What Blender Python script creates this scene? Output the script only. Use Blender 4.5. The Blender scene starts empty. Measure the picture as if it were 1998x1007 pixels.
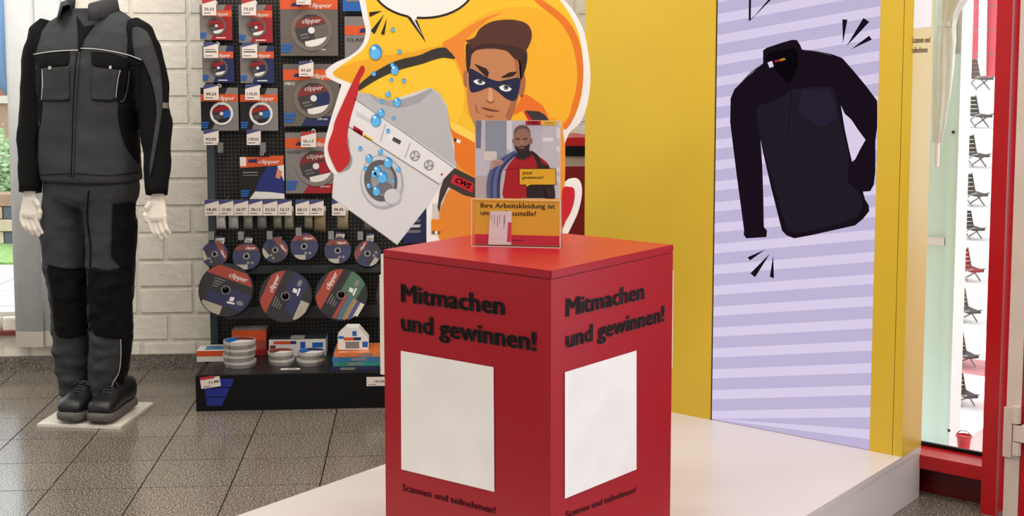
import bpy, bmesh, math, random
from mathutils import Vector, Matrix, noise
from mathutils.bvhtree import BVHTree
random.seed(7)
SC = bpy.context.scene
COL = SC.collection
# ------------------------------------------------------------------ camera, world, light
FOC, CX, CY, PIT, CAMH = 2570.0, 999.0, 343.8, 0.0921, 1.447
cd = bpy.data.cameras.new('camera'); cam = bpy.data.objects.new('camera', cd); COL.objects.link(cam)
cd.sensor_width = 36.0; cd.lens = FOC / 1998.0 * 36.0
cd.shift_y = -(503.5 - CY) / 1998.0
cd.clip_start = 0.05; cd.clip_end = 200
cam.location = (0, 0, CAMH); cam.rotation_euler = (math.pi / 2 - PIT, 0, 0)
SC.camera = cam
w = bpy.data.worlds.new('sky'); SC.world = w; w.use_nodes = True
bg = w.node_tree.nodes['Background']; bg.inputs[0].default_value = (0.86, 0.92, 1.0, 1); bg.inputs[1].default_value = 4.2
SC.view_settings.view_transform = 'Standard'; SC.view_settings.look = 'None'
SC.view_settings.exposure = -0.42; SC.view_settings.gamma = 1.0; SC.view_settings.use_curve_mapping = False
LAMP_POWER = 30.0

# ------------------------------------------------------------------ helpers
def lin(c):
    c = c / 255.0
    return c / 12.92 if c <= 0.04045 else ((c + 0.055) / 1.055) ** 2.4
MATS = {}
def mat(name, rgb, rough=0.5, metal=0.0, spec=0.5, var=None, bump=None, coat=0.0, emit=None, transl=0.0):
    if name in MATS: return MATS[name]
    m = bpy.data.materials.new(name); m.use_nodes = True; nt = m.node_tree
    b = nt.nodes['Principled BSDF']; c = (lin(rgb[0]), lin(rgb[1]), lin(rgb[2]), 1)
    b.inputs['Base Color'].default_value = c; b.inputs['Roughness'].default_value = rough
    b.inputs['Metallic'].default_value = metal; b.inputs['Specular IOR Level'].default_value = spec
    b.inputs['Coat Weight'].default_value = coat
    tc = nt.nodes.new('ShaderNodeTexCoord')
    sc_, am = var if var else (9.0, 0.04)
    n = nt.nodes.new('ShaderNodeTexNoise'); n.inputs['Scale'].default_value = sc_; n.inputs['Detail'].default_value = 4
    nt.links.new(tc.outputs['Object'], n.inputs['Vector'])
    r = nt.nodes.new('ShaderNodeMapRange'); r.inputs[1].default_value = 0.3; r.inputs[2].default_value = 0.7
    r.inputs[3].default_value = 1 - am; r.inputs[4].default_value = 1 + am
    nt.links.new(n.outputs['Fac'], r.inputs[0])
    mx = nt.nodes.new('ShaderNodeVectorMath'); mx.operation = 'SCALE'; mx.inputs[0].default_value = c[:3]
    nt.links.new(r.outputs[0], mx.inputs['Scale'])
    nt.links.new(mx.outputs[0], b.inputs['Base Color'])
    if bump:
        n2 = nt.nodes.new('ShaderNodeTexNoise'); n2.inputs['Scale'].default_value = bump[0]; n2.inputs['Detail'].default_value = 3
        nt.links.new(tc.outputs['Object'], n2.inputs['Vector'])
        bp = nt.nodes.new('ShaderNodeBump'); bp.inputs['Strength'].default_value = bump[1]; bp.inputs['Distance'].default_value = 0.01
        nt.links.new(n2.outputs['Fac'], bp.inputs['Height']); nt.links.new(bp.outputs[0], b.inputs['Normal'])
    if emit:
        b.inputs['Emission Color'].default_value = c; b.inputs['Emission Strength'].default_value = emit
        nt.links.new(mx.outputs[0], b.inputs['Emission Color'])
    MATS[name] = m
    return m
def glass_mat(name, tint=(255, 255, 255), refl=0.08, rough=0.02):
    if name in MATS: return MATS[name]
    m = bpy.data.materials.new(name); m.use_nodes = True; nt = m.node_tree; nt.nodes.clear()
    o = nt.nodes.new('ShaderNodeOutputMaterial'); mx = nt.nodes.new('ShaderNodeMixShader')
    t = nt.nodes.new('ShaderNodeBsdfTransparent'); t.inputs[0].default_value = (lin(tint[0]), lin(tint[1]), lin(tint[2]), 1)
    g = nt.nodes.new('ShaderNodeBsdfGlossy'); g.inputs['Roughness'].default_value = rough
    lw = nt.nodes.new('ShaderNodeLayerWeight'); lw.inputs[0].default_value = 0.35
    mr = nt.nodes.new('ShaderNodeMapRange'); mr.inputs[3].default_value = refl * 0.5; mr.inputs[4].default_value = min(1, refl * 5)
    nt.links.new(lw.outputs['Facing'], mr.inputs[0]); nt.links.new(mr.outputs[0], mx.inputs[0])
    nt.links.new(t.outputs[0], mx.inputs[1]); nt.links.new(g.outputs[0], mx.inputs[2]); nt.links.new(mx.outputs[0], o.inputs[0])
    MATS[name] = m
    return m
def emis(name, rgb, strength):
    if name in MATS: return MATS[name]
    m = bpy.data.materials.new(name); m.use_nodes = True; nt = m.node_tree; nt.nodes.clear()
    o = nt.nodes.new('ShaderNodeOutputMaterial'); e = nt.nodes.new('ShaderNodeEmission')
    tc = nt.nodes.new('ShaderNodeTexCoord'); n = nt.nodes.new('ShaderNodeTexNoise'); n.inputs['Scale'].default_value = 60
    nt.links.new(tc.outputs['Object'], n.inputs['Vector'])
    r = nt.nodes.new('ShaderNodeMapRange'); r.inputs[3].default_value = 0.93 * strength; r.inputs[4].default_value = 1.07 * strength
    nt.links.new(n.outputs['Fac'], r.inputs[0]); nt.links.new(r.outputs[0], e.inputs[1])
    e.inputs[0].default_value = (lin(rgb[0]), lin(rgb[1]), lin(rgb[2]), 1)
    nt.links.new(e.outputs[0], o.inputs[0]); MATS[name] = m
    return m

ORG = {}
def tag(o, label=None, cat=None, group=None, kind=None):
    if label: o['label'] = label
    if cat: o['category'] = cat
    if group: o['group'] = group
    if kind: o['kind'] = kind
    return o
def root(name, loc, label, cat, group=None, kind=None):
    o = bpy.data.objects.new(name, None); o.empty_display_size = 0.05; COL.objects.link(o)
    o.location = loc; ORG[o] = Vector(loc)
    return tag(o, label, cat, group, kind)
def mesh_obj(name, verts, faces, m, parent=None, smooth=False, origin=None):
    """verts in world space; the object sits at its parent's origin (or at `origin` when it is a thing of its own)"""
    me = bpy.data.meshes.new(name)
    o0 = ORG[parent] if parent is not None else Vector(origin if origin is not None else (0, 0, 0))
    me.from_pydata([Vector(v) - o0 for v in verts], [], faces)
    bm = bmesh.new(); bm.from_mesh(me); bmesh.ops.recalc_face_normals(bm, faces=bm.faces); bm.to_mesh(me); bm.free()
    for mm in (m if isinstance(m, (list, tuple)) else [m]): me.materials.append(mm)
    if smooth:
        for p in me.polygons: p.use_smooth = True
    o = bpy.data.objects.new(name, me); COL.objects.link(o); ORG[o] = o0
    if parent is not None: o.parent = parent
    else: o.location = o0
    return o
def join(*gs):
    V, Fs = [], []
    for v, f in gs:
        k = len(V); V += [Vector(x) for x in v]; Fs += [tuple(i + k for i in q) for q in f]
    return V, Fs
def g_box(c, ux, uy, uz):
    """box from corner c and three edge vectors"""
    c, ux, uy, uz = Vector(c), Vector(ux), Vector(uy), Vector(uz)
    v = [c, c + ux, c + ux + uy, c + uy, c + uz, c + ux + uz, c + ux + uy + uz, c + uy + uz]
    return v, [(0, 3, 2, 1), (4, 5, 6, 7), (0, 1, 5, 4), (1, 2, 6, 5), (2, 3, 7, 6), (3, 0, 4, 7)]
def g_prism(pts, d):
    """closed polygon of 3-D points pushed along d"""
    pts = [Vector(p) for p in pts]; d = Vector(d); n = len(pts)
    bm = bmesh.new(); vs = [bm.verts.new(p) for p in pts]; f = bm.faces.new(vs); f.normal_update()
    tri = bmesh.ops.triangulate(bm, faces=[f])['faces']; bm.verts.index_update()
    ft = [tuple(v.index for v in t.verts) for t in tri]; bm.free()
    V = pts + [p + d for p in pts]
    Fs = ft + [tuple(i + n for i in t) for t in ft] + [(i, (i + 1) % n, (i + 1) % n + n, i + n) for i in range(n)]
    return V, Fs
def g_flat(pts):
    V, Fs = g_prism(pts, (0, 0, 1)); n = len(pts)
    return V[:n], [f for f in Fs if max(f) < n]
def g_loft(rings, cap0=True, cap1=True):
    n = len(rings[0]); V = [Vector(p) for r in rings for p in r]; Fs = []
    for k in range(len(rings) - 1):
        for i in range(n):
            j = (i + 1) % n; Fs.append((k * n + i, k * n + j, (k + 1) * n + j, (k + 1) * n + i))
    if cap0: Fs.append(tuple(range(n - 1, -1, -1)))
    if cap1: Fs.append(tuple((len(rings) - 1) * n + i for i in range(n)))
    return V, Fs
def perp(t):
    t = Vector(t).normalized(); a = Vector((0, 0, 1)) if abs(t.z) < 0.9 else Vector((0, 1, 0))
    x = t.cross(a).normalized(); return x, x.cross(t).normalized()
def g_tube(path, rad, n=12, flat=1.0, ref=None, cap=True):
    path = [Vector(p) for p in path]; rings = []
    for i, p in enumerate(path):
        t = path[min(i + 1, len(path) - 1)] - path[max(i - 1, 0)]
        t.normalize()
        if ref is not None:
            x = (Vector(ref) - t * t.dot(Vector(ref))).normalized(); y = t.cross(x)
        else: x, y = perp(t)
        r = rad[i] if isinstance(rad, (list, tuple)) else rad
        rings.append([p + x * (r * math.cos(2 * math.pi * k / n)) + y * (r * flat * math.sin(2 * math.pi * k / n)) for k in range(n)])
    return g_loft(rings, cap, cap)
def g_cyl(c, axis, r, h, n=24, r2=None):
    c = Vector(c); ax = Vector(axis).normalized(); x, y = perp(ax)
    R = lambda q, rr: [c + ax * q + (x * math.cos(2 * math.pi * k / n) + y * math.sin(2 * math.pi * k / n)) * rr for k in range(n)]
    return g_loft([R(0, r), R(h, r if r2 is None else r2)])
def g_ring(c, axis, r0, r1, h, n=28):
    c = Vector(c); ax = Vector(axis).normalized(); x, y = perp(ax)
    R = lambda q, rr: [c + ax * q + (x * math.cos(2 * math.pi * k / n) + y * math.sin(2 * math.pi * k / n)) * rr for k in range(n)]
    V, Fs = g_loft([R(0, r0), R(0, r1), R(h, r1), R(h, r0), R(0, r0)], False, False)
    return V, Fs
def sm(pts, n=5, closed=True):
    """Catmull-Rom through 2-D or 3-D points"""
    P = [Vector(p) for p in pts]; N = len(P); out = []
    rng = range(N) if closed else range(N - 1)
    for i in rng:
        if closed: a, b, c, d = P[i - 1], P[i], P[(i + 1) % N], P[(i + 2) % N]
        else: a, b, c, d = P[max(i - 1, 0)], P[i], P[i + 1], P[min(i + 2, N - 1)]
        for k in range(n):
            t = k / n
            out.append(0.5 * ((2 * b) + (c - a) * t + (2 * a - 5 * b + 4 * c - d) * t * t + (3 * b - a - 3 * c + d) * t ** 3))
    if not closed: out.append(P[-1])
    return out
def ell(cx, cy, rx, ry=None, n=22, rot=0.0):
    ry = rx if ry is None else ry
    c, s = math.cos(rot), math.sin(rot)
    return [(cx + rx * math.cos(2 * math.pi * k / n) * c - ry * math.sin(2 * math.pi * k / n) * s,
             cy + rx * math.cos(2 * math.pi * k / n) * s + ry * math.sin(2 * math.pi * k / n) * c) for k in range(n)]
def stroke(pts, wd, n=4, smooth=True, taper=False):
    """ribbon polygon along an open 2-D path"""
    P = sm(pts, n, False) if smooth else [Vector(p) for p in pts]
    L, R = [], []
    for i, p in enumerate(P):
        t = (P[min(i + 1, len(P) - 1)] - P[max(i - 1, 0)]).normalized(); q = Vector((-t.y, t.x))
        ww = wd * (1 - i / (len(P) - 1) * 0.9) if taper else wd
        L.append(p + q * ww / 2); R.append(p - q * ww / 2)
    return L + R[::-1]
def K(ox, oy, s):
    """detail-crop coordinates to photograph coordinates"""
    def f(pts): return [(ox + p[0] / s, oy + p[1] / s) for p in pts]
    return f
EYE = Vector((0, 0, CAMH))
def ray(px, py):
    x = (px - CX) / FOC; y = -(py - CY) / FOC
    return Vector((x, math.cos(PIT) + math.sin(PIT) * y, -math.sin(PIT) + math.cos(PIT) * y))
def at_z(px, py, z):
    r = ray(px, py); return EYE + r * ((z - CAMH) / r.z)
def at_y(px, py, Y):
    r = ray(px, py); return EYE + r * (Y / r.y)
class Frame:
    """an upright (or tilted) plane of the place: origin, u to the right, v up, n out of it"""
    def __init__(s, o, u, v=(0, 0, 1)):
        s.o = Vector(o); s.u = Vector(u).normalized(); s.v = Vector(v).normalized(); s.n = s.u.cross(s.v).normalized()
    def P(s, px, py, off=0.0):
        r = ray(px, py); o = s.o + s.n * off; t = (o - EYE).dot(s.n) / r.dot(s.n); return EYE + r * t
    def S(s, px, py, off=0.0):
        d = s.P(px, py, off) - s.o; return d.dot(s.u), d.dot(s.v)
    def W(s, a, b, off=0.0): return s.o + s.u * a + s.v * b + s.n * off
    def shift(s, off): return Frame(s.o + s.n * off, s.u, s.v)
def fbox(fr, s0, s1, t0, t1, o0, o1):
    return g_box(fr.W(s0, t0, o0), fr.u * (s1 - s0), fr.v * (t1 - t0), fr.n * (o1 - o0))
def flat(name, fr, pts, m, parent, off):
    V, Fs = g_flat([fr.P(p[0], p[1], off) for p in pts]); return mesh_obj(name, V, Fs, m, parent)
def plate(name, fr, pts, m, parent, o0, o1, origin=None):
    V, Fs = g_prism([fr.P(p[0], p[1], o1) for p in pts], fr.n * (o0 - o1)); return mesh_obj(name, V, Fs, m, parent, origin=origin)
def text_geo(s, bold=0.0, shear=0.0):
    cu = bpy.data.curves.new('lettering', 'FONT'); cu.body = s; cu.size = 1; cu.offset = bold; cu.shear = shear; cu.resolution_u = 2
    ob = bpy.data.objects.new('lettering', cu); COL.objects.link(ob)
    me = bpy.data.meshes.new_from_object(ob.evaluated_get(bpy.context.evaluated_depsgraph_get()))
    V = [v.co.copy() for v in me.vertices]; Fs = [tuple(p.vertices) for p in me.polygons]
    bpy.data.objects.remove(ob); bpy.data.curves.remove(cu); bpy.data.meshes.remove(me)
    return V, Fs
CAP = max(v.y for v in text_geo('H')[0])
def lettering(fr, s, p0, p1, cap, m, parent, off=0.0006, bold=0.0, shear=0.0, name='lettering'):
    A = fr.P(p0[0], p0[1], off); B = fr.P(p1[0], p1[1], off); ex = B - A; L = ex.length; ex.normalize(); ey = fr.n.cross(ex)
    V, Fs = text_geo(s, 0.0, shear)
    if bold:        # heavier weight: the letters laid over themselves a hair apart
        V, Fs = join(*[([v + Vector((dx * bold, dy * bold, 0)) for v in V], Fs) for dx, dy in ((0, 0), (1, .6), (-1, .6), (1, -.6), (-1, -.6), (1.6, 0), (-1.6, 0))])
    x0 = min(v.x for v in V); x1 = max(v.x for v in V)
    sy = (fr.P(p0[0], p0[1] - cap, off) - A).length / CAP; sx = L / (x1 - x0)
    return mesh_obj(name, [A + ex * ((v.x - x0) * sx) + ey * (v.y * sy) for v in V], Fs, m, parent)

# ------------------------------------------------------------------ materials
def granite(name, c1, c2, c3, rough):
    m = bpy.data.materials.new(name); m.use_nodes = True; nt = m.node_tree; b = nt.nodes['Principled BSDF']
    g = nt.nodes.new('ShaderNodeNewGeometry')
    v = nt.nodes.new('ShaderNodeTexNoise'); v.inputs['Scale'].default_value = 165; v.inputs['Detail'].default_value = 4
    n = nt.nodes.new('ShaderNodeTexNoise'); n.inputs['Scale'].default_value = 2.2; n.inputs['Detail'].default_value = 5
    oi = nt.nodes.new('ShaderNodeObjectInfo')
    for q in (v, n): nt.links.new(g.outputs['Position'], q.inputs['Vector'])
    r = nt.nodes.new('ShaderNodeValToRGB'); e = r.color_ramp.elements
    e[0].position = 0.36; e[0].color = (*[lin(x) for x in c1], 1); e[1].position = 0.64; e[1].color = (*[lin(x) for x in c3], 1)
    k = e.new(0.5); k.color = (*[lin(x) for x in c2], 1)
    nt.links.new(v.outputs['Fac'], r.inputs[0])
    ad = nt.nodes.new('ShaderNodeMath'); ad.operation = 'MULTIPLY_ADD'; ad.inputs[1].default_value = 0.16; ad.inputs[2].default_value = 0.82
    nt.links.new(oi.outputs['Random'], ad.inputs[0])
    ad2 = nt.nodes.new('ShaderNodeMath'); ad2.operation = 'MULTIPLY_ADD'; ad2.inputs[1].default_value = 0.25
    nt.links.new(n.outputs['Fac'], ad2.inputs[0]); nt.links.new(ad.outputs[0], ad2.inputs[2])
    s = nt.nodes.new('ShaderNodeVectorMath'); s.operation = 'SCALE'
    nt.links.new(r.outputs[0], s.inputs[0]); nt.links.new(ad2.outputs[0], s.inputs['Scale']); nt.links.new(s.outputs[0], b.inputs['Base Color'])
    rr = nt.nodes.new('ShaderNodeMapRange'); rr.inputs[3].default_value = rough - 0.07; rr.inputs[4].default_value = rough + 0.1
    nt.links.new(n.outputs['Fac'], rr.inputs[0]); nt.links.new(rr.outputs[0], b.inputs['Roughness'])
    MATS[name] = m; return m
m_tile = granite('speckled_granite_tile', (66, 60, 54), (106, 98, 89), (164, 155, 143), 0.17)
m_skirt = granite('granite_skirting', (70, 66, 60), (112, 106, 98), (150, 144, 134), 0.35)
m_grout = mat('grout', (40, 37, 34), 0.95, spec=0.1)
m_brick = mat('white_painted_brick', (240, 234, 222), 0.6, var=(14, 0.05), bump=(45, 0.35))
m_mortar = mat('white_painted_mortar', (228, 222, 210), 0.75, var=(20, 0.05), bump=(60, 0.4))
m_white = mat('white_laminate', (206, 199, 196), 0.26, var=(2, 0.02))
m_whitepaint = mat('white_paint', (225, 222, 216), 0.5)
m_ceil = mat('ceiling_white', (235, 235, 232), 0.8)
m_red = mat('red_laminate', (160, 2, 28), 0.33, var=(3, 0.03))
m_yellow = mat('yellow_laminate', (212, 178, 48), 0.3, var=(3, 0.02))
m_ink = mat('black_ink', (28, 10, 12), 0.5)
m_label = mat('white_sticker', (240, 238, 236), 0.4)
m_black = mat('black_metal', (6, 6, 8), 0.5, spec=0.25)
m_paper = mat('tag_paper', (222, 210, 202), 0.6)
m_navy = mat('tag_navy', (58, 66, 112), 0.55)
m_tagred = mat('tag_red', (170, 40, 52), 0.55)
m_print = mat('print_dark', (45, 40, 44), 0.6)
m_steel = mat('steel', (150, 150, 148), 0.35, metal=0.8)
m_acryl = glass_mat('clear_acrylic', (252, 252, 253), 0.03, 0.02)
m_pane = glass_mat('window_glass', (246, 250, 248), 0.05, 0.01)

# ------------------------------------------------------------------ floor
TY = 0.072; S_T = 0.3001
E1 = Vector((math.cos(TY), math.sin(TY), 0)); E2 = Vector((math.sin(TY), -math.cos(TY), 0)); T0 = Vector((-1.9326, 5.4551, 0))
_a, _b = Vector((-math.cos(0.6708), math.sin(0.6708), 0)), Vector((math.sin(0.6708), math.cos(0.6708), 0))
room = [Vector(p) for p in ((-4.6, -3.2, 3.1), (4.6, -3.2, 3.1), (4.6, 1.75, 3.1))] + [_a * 2.3 + _b * 4.36 + Vector((0, 0, 3.1)), Vector((0.95, 6.35, 3.1)), Vector((-4.6, 5.95, 3.1))]
floor = mesh_obj('floor', *g_prism([p - Vector((0, 0, 3.104)) for p in room], (0, 0, -0.116)), m_grout, None); tag(floor, kind='structure')
tm = None
for i in range(-4, 14):
    for j in range(-2, 14):
        c = T0 + E1 * (i * S_T) + E2 * (j * S_T)
        mid = c + (E1 + E2) * (S_T / 2)
        if mid.dot(_b) > 4.30 and mid.x > 0.7: continue
        if tm is None:
            bm = bmesh.new(); q = S_T - 0.0045
            v, f = g_box((0.00225, -S_T + 0.00225, -0.006), (q, 0, 0), (0, q, 0), (0, 0, 0.006))
            bv = [bm.verts.new(x) for x in v]; [bm.faces.new([bv[k] for k in ff]) for ff in f]
            bmesh.ops.recalc_face_normals(bm, faces=bm.faces)
            pass
            tm = bpy.data.meshes.new('tile'); bm.to_mesh(tm); bm.free(); tm.materials.append(m_tile)
        t = bpy.data.objects.new('tile', tm); COL.objects.link(t); t.location = c; t.rotation_euler = (0, 0, TY); t.parent = floor
# the floor goes on behind the camera with the same stone
rest = mesh_obj('tile_field', *g_box(T0 + E1 * (-4 * S_T) + E2 * (14 * S_T) + Vector((0, 0, -0.006)), E1 * 18 * S_T, E2 * 3.9, (0, 0, 0.006)), m_tile, floor); rest['kind'] = 'stuff'

# ------------------------------------------------------------------ back wall of white painted brick
WY = 0.073
WU = Vector((math.cos(WY), math.sin(WY), 0)); WN = Vector((math.sin(WY), -math.cos(WY), 0))
wall = Frame(Vector((-2.339, 5.912, 0)) - WN * 0.018, WU)       # mortar face
U_WIN = 0.25; Z_SILL = 0.193; Z_HEAD = 2.45; U_L = -1.9
wg = join(fbox(wall, U_WIN, 3.28, 0, 3.1, -0.2, 0), fbox(wall, U_L - 0.6, U_WIN, 0, Z_SILL - 0.02, -0.2, 0),
          fbox(wall, U_L - 0.6, U_L, Z_SILL, 3.1, -0.2, 0), fbox(wall, U_L, U_WIN, Z_HEAD, 3.1, -0.2, 0))
wl = mesh_obj('wall_back', *wg, m_mortar, None); tag(wl, kind='structure')
bmesh_cache = {}
def brick_mesh(wd, hh):
    k = (round(wd, 3), round(hh, 3))
    if k in bmesh_cache: return bmesh_cache[k]
    bm = bmesh.new(); v, f = g_box((0, 0, -0.03), (wd, 0, 0), (0, hh, 0), (0, 0, 0.035))
    bv = [bm.verts.new(x) for x in v]; [bm.faces.new([bv[q] for q in ff]) for ff in f]
    bmesh.ops.recalc_face_normals(bm, faces=bm.faces)
    bmesh.ops.bevel(bm, geom=[e for e in bm.edges if all(x.co.z > 0 for x in e.verts)], offset=0.005, segments=2, affect='EDGES')
    me = bpy.data.meshes.new('brick'); bm.to_mesh(me); bm.free(); me.materials.append(m_brick)
    for p in me.polygons: p.use_smooth = False
    bmesh_cache[k] = me; return me
WM = Matrix((WU, Vector((0, 0, 1)), WN)).transposed().to_4x4()
def put_brick(u, z, wd, hh=0.113):
    o = bpy.data.objects.new('brick', brick_mesh(wd, hh)); COL.objects.link(o); o.parent = wl
    o.matrix_basis = Matrix.Translation(wall.W(u, z, random.uniform(-0.0012, 0.0012))) @ WM
zc = 0.012; row = 0
while zc < 1.98:
    u = (U_WIN if zc > 0.14 else -0.62) + 0.004
    if row % 2: put_brick(u, zc, 0.115); u += 0.125
    k = 0
    while u < 2.95:
        wd = 0.24 if (k * 7 + row * 3) % 5 not in (1, 4) else 0.115
        put_brick(u, zc, wd); u += wd + 0.0115; k += 1
    zc += 0.1245; row += 1
bb = mesh_obj('baseboard_back', *join(fbox(wall, -2.5, 3.28, 0.0005, 0.072, 0.004, 0.02)), m_skirt, None); tag(bb, kind='structure')
ceil_ = mesh_obj('ceiling', *g_prism(room, (0, 0, 0.1)), m_ceil, None); tag(ceil_, kind='structure')
cw = mesh_obj('wall_corner', *g_prism([room[3] - Vector((0, 0, 3.1)), room[4] - Vector((0, 0, 3.1)), room[4] + Vector((0.12, 0, -3.1)), room[3] + Vector((0.12, 0.02, -3.1))], (0, 0, 3.1)), m_whitepaint, None); tag(cw, kind='structure')
wf = mesh_obj('wall_front', *g_box((-4.6, -3.4, 0), (9.4, 0, 0), (0, 0.2, 0), (0, 0, 3.1)), m_whitepaint, None); tag(wf, kind='structure')
wr_ = mesh_obj('wall_right', *join(g_box((4.6, -3.2, 0), (0.2, 0, 0), (0, 2.2, 0), (0, 0, 3.1)), g_box((4.6, -1.0, 2.7), (0.2, 0, 0), (0, 2.75, 0), (0, 0, 0.4))), m_whitepaint, None); tag(wr_, kind='structure')
lw_ = mesh_obj('wall_left', *g_box((-4.6, -4, 0), (0.2, 0, 0), (0, 9.9, 0), (0, 0, 3.1)), m_whitepaint, None); tag(lw_, kind='structure')
# ceiling lamps (above the picture); first two added to brighten the brick wall
m_lamp = emis('lamp_diffuser', (255, 246, 232), 5.0)
for lx, ly in ((-2.3, 4.75), (-0.6, 4.75), (-2.9, 3.2), (-0.9, 3.2), (1.1, 3.2), (-2.9, 0.9), (-0.9, 0.9), (1.1, 0.9), (3.0, 0.9)):
    r = root('ceiling_light', (lx, ly, 3.1), 'unseen white recessed ceiling light panel above the shop floor', 'light', 'ceiling light panels')
    V, Fs = g_box((lx - 0.62, ly - 0.17, 3.06), (1.24, 0, 0), (0, 0.34, 0), (0, 0, 0.04)); mesh_obj('housing', V, Fs, m_whitepaint, r)
    V, Fs = g_box((lx - 0.58, ly - 0.13, 3.052), (1.16, 0, 0), (0, 0.26, 0), (0, 0, 0.008)); mesh_obj('diffuser', V, Fs, m_lamp, r)
    ld = bpy.data.lights.new('lamp', 'AREA'); ld.shape = 'RECTANGLE'; ld.size = 1.16; ld.size_y = 0.26; ld.energy = LAMP_POWER; ld.color = (1.0, 0.95, 0.88)
    lo = bpy.data.objects.new('lamp', ld); COL.objects.link(lo); lo.location = (0, 0, -0.055); lo.parent = r

# ------------------------------------------------------------------ window with vertical blind on the left, garden behind
wr = mesh_obj('window_1', *join(fbox(wall, U_L, U_WIN, Z_SILL, Z_SILL + 0.07, -0.13, -0.07), fbox(wall, U_L, U_WIN, Z_HEAD - 0.07, Z_HEAD, -0.13, -0.07),
     fbox(wall, U_L, U_L + 0.07, Z_SILL, Z_HEAD, -0.13, -0.07), fbox(wall, U_WIN - 0.07, U_WIN, Z_SILL, Z_HEAD, -0.13, -0.07),
     fbox(wall, -0.85, -0.79, Z_SILL, Z_HEAD, -0.13, -0.07)), m_whitepaint, None); tag(wr, kind='structure')
mesh_obj('pane', *fbox(wall, U_L, U_WIN, Z_SILL + 0.06, Z_HEAD - 0.06, -0.104, -0.098), m_pane, wr)
mesh_obj('sill', *fbox(wall, U_L, U_WIN, Z_SILL - 0.02, Z_SILL, -0.14, 0.03), mat('sill_red_brown', (120, 56, 50), 0.5), wr)
blind_f = wall.shift(0.05)
vb = root('vertical_blind', blind_f.W(0.2, 0.1), 'white vertical fabric blind hanging at the window behind the mannequin', 'blind')
m_vane = mat('blind_fabric', (226, 228, 230), 0.7, bump=(90, 0.1)); m_vw = mat('blind_weight', (196, 188, 176), 0.6)
for s0, ang in ((0.083, 0.10), (0.203, 0.16), (0.300, 0.3)):
    z0 = 0.128
    ww = 0.127; cxv = s0 + 0.063; du = Vector((math.cos(ang), math.sin(ang), 0)); 
    bu = blind_f.u * math.cos(ang) + blind_f.n * (math.sin(ang))
    bow = []
    for k in range(7):
        t = k / 6 - 0.5; bow.append(blind_f.W(cxv, z0) + bu * (t * ww) + blind_f.n * (0.008 * (1 - 4 * t * t)))
    back = [p - blind_f.n * 0.0012 for p in bow]
    ring = bow + back[::-1]
    s_ = mesh_obj('vane', *g_loft([ring, [p + Vector((0, 0, 2.3)) for p in ring]]), m_vane, vb, True)
    ring2 = [p + blind_f.n * 0.0008 for p in bow] + [p - blind_f.n * 0.0008 for p in back[::-1]]
    mesh_obj('bottom_weight', *g_loft([[p + Vector((0, 0, -0.004)) for p in ring2], [p + Vector((0, 0, 0.066)) for p in ring2]]), m_vw, s_)
mesh_obj('head_rail', *fbox(blind_f, -1.2, 0.45, 2.42, 2.47, -0.03, 0.03), m_whitepaint, vb)
# garden
tag(mesh_obj('terrace', *g_box((-8, 6.3, -0.1), (7, 0, 0), (0, 2.7, 0), (0, 0, 0.1)), mat('terrace_joint', (150, 144, 136), 0.8), None), kind='structure')
pm = None
for i in range(10):
    for j in range(5):
        if pm is None:
            o = mesh_obj('paving_slab', *g_box((0, 0, 0), (0.485, 0, 0), (0, 0.485, 0), (0, 0, 0.012)), mat('paving_slab', (204, 196, 186), 0.7, var=(8, 0.08)), None); pm = o.data
        else:
            o = bpy.data.objects.new('paving_slab', pm); COL.objects.link(o)
        o.location = (-6.2 + i * 0.5, 6.45 + j * 0.5, 0); o.parent = bpy.data.objects['terrace']
tag(mesh_obj('lawn', *g_box((-9, 9.0, -0.1), (8, 0, 0), (0, 6, 0), (0, 0, 0.118)), mat('lawn_green', (138, 168, 98), 0.9, var=(30, 0.25), bump=(80, 0.8)), None), 'strip of green lawn beyond the paved terrace', 'lawn', kind='stuff')
gw = root('garden_wall', (-4.0, 9.9, 0.02), 'low garden wall of stacked pinkish brown stone blocks behind the lawn', 'wall')
gm = [mat('stone_a', (186, 150, 130), 0.8, var=(10, 0.12)), mat('stone_b', (160, 124, 106), 0.8, var=(10, 0.12)), mat('stone_c', (204, 180, 158), 0.8, var=(10, 0.12)), mat('stone_dark', (92, 92, 104), 0.8)]
for j in range(4):
    for i in range(12):
        x = -5.6 + i * 0.25 + (0.12 if j % 2 else 0)
        mesh_obj('stone', *g_box((x, 9.9 + random.uniform(-0.015, 0.015), j * 0.095 + 0.02), (0.24, 0, 0), (0, 0.22, 0), (0, 0, 0.088)), random.choice(gm), gw)
hw_ = root('brick_house', (-5.0, 13.0, 0.02), 'reddish brown house wall beyond the garden shrub', 'house')
mesh_obj('wall', *g_box((-7.5, 13, 0.02), (4.6, 0, 0), (0, 0.3, 0), (0, 0, 0.95)), mat('brown_brick', (164, 126, 110), 0.8, var=(6, 0.15)), hw_)
mesh_obj('ledge', *g_box((-7.5, 12.95, 0.97), (4.6, 0, 0), (0, 0.35, 0), (0, 0, 0.07)), mat('ledge_stone', (206, 186, 176), 0.8), hw_)
mesh_obj('upper_wall', *g_box((-7.5, 13.1, 1.04), (4.6, 0, 0), (0, 0.3, 0), (0, 0, 1.5)), mat('pink_render', (150, 96, 84), 0.8, var=(5, 0.2)), hw_)
SX, SY = -4.02, 10.5
sh = root('garden_shrub', (SX, SY, 0.02), 'light green leafy shrub in front of the house wall outside', 'shrub')
lv, lf = [], []
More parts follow.
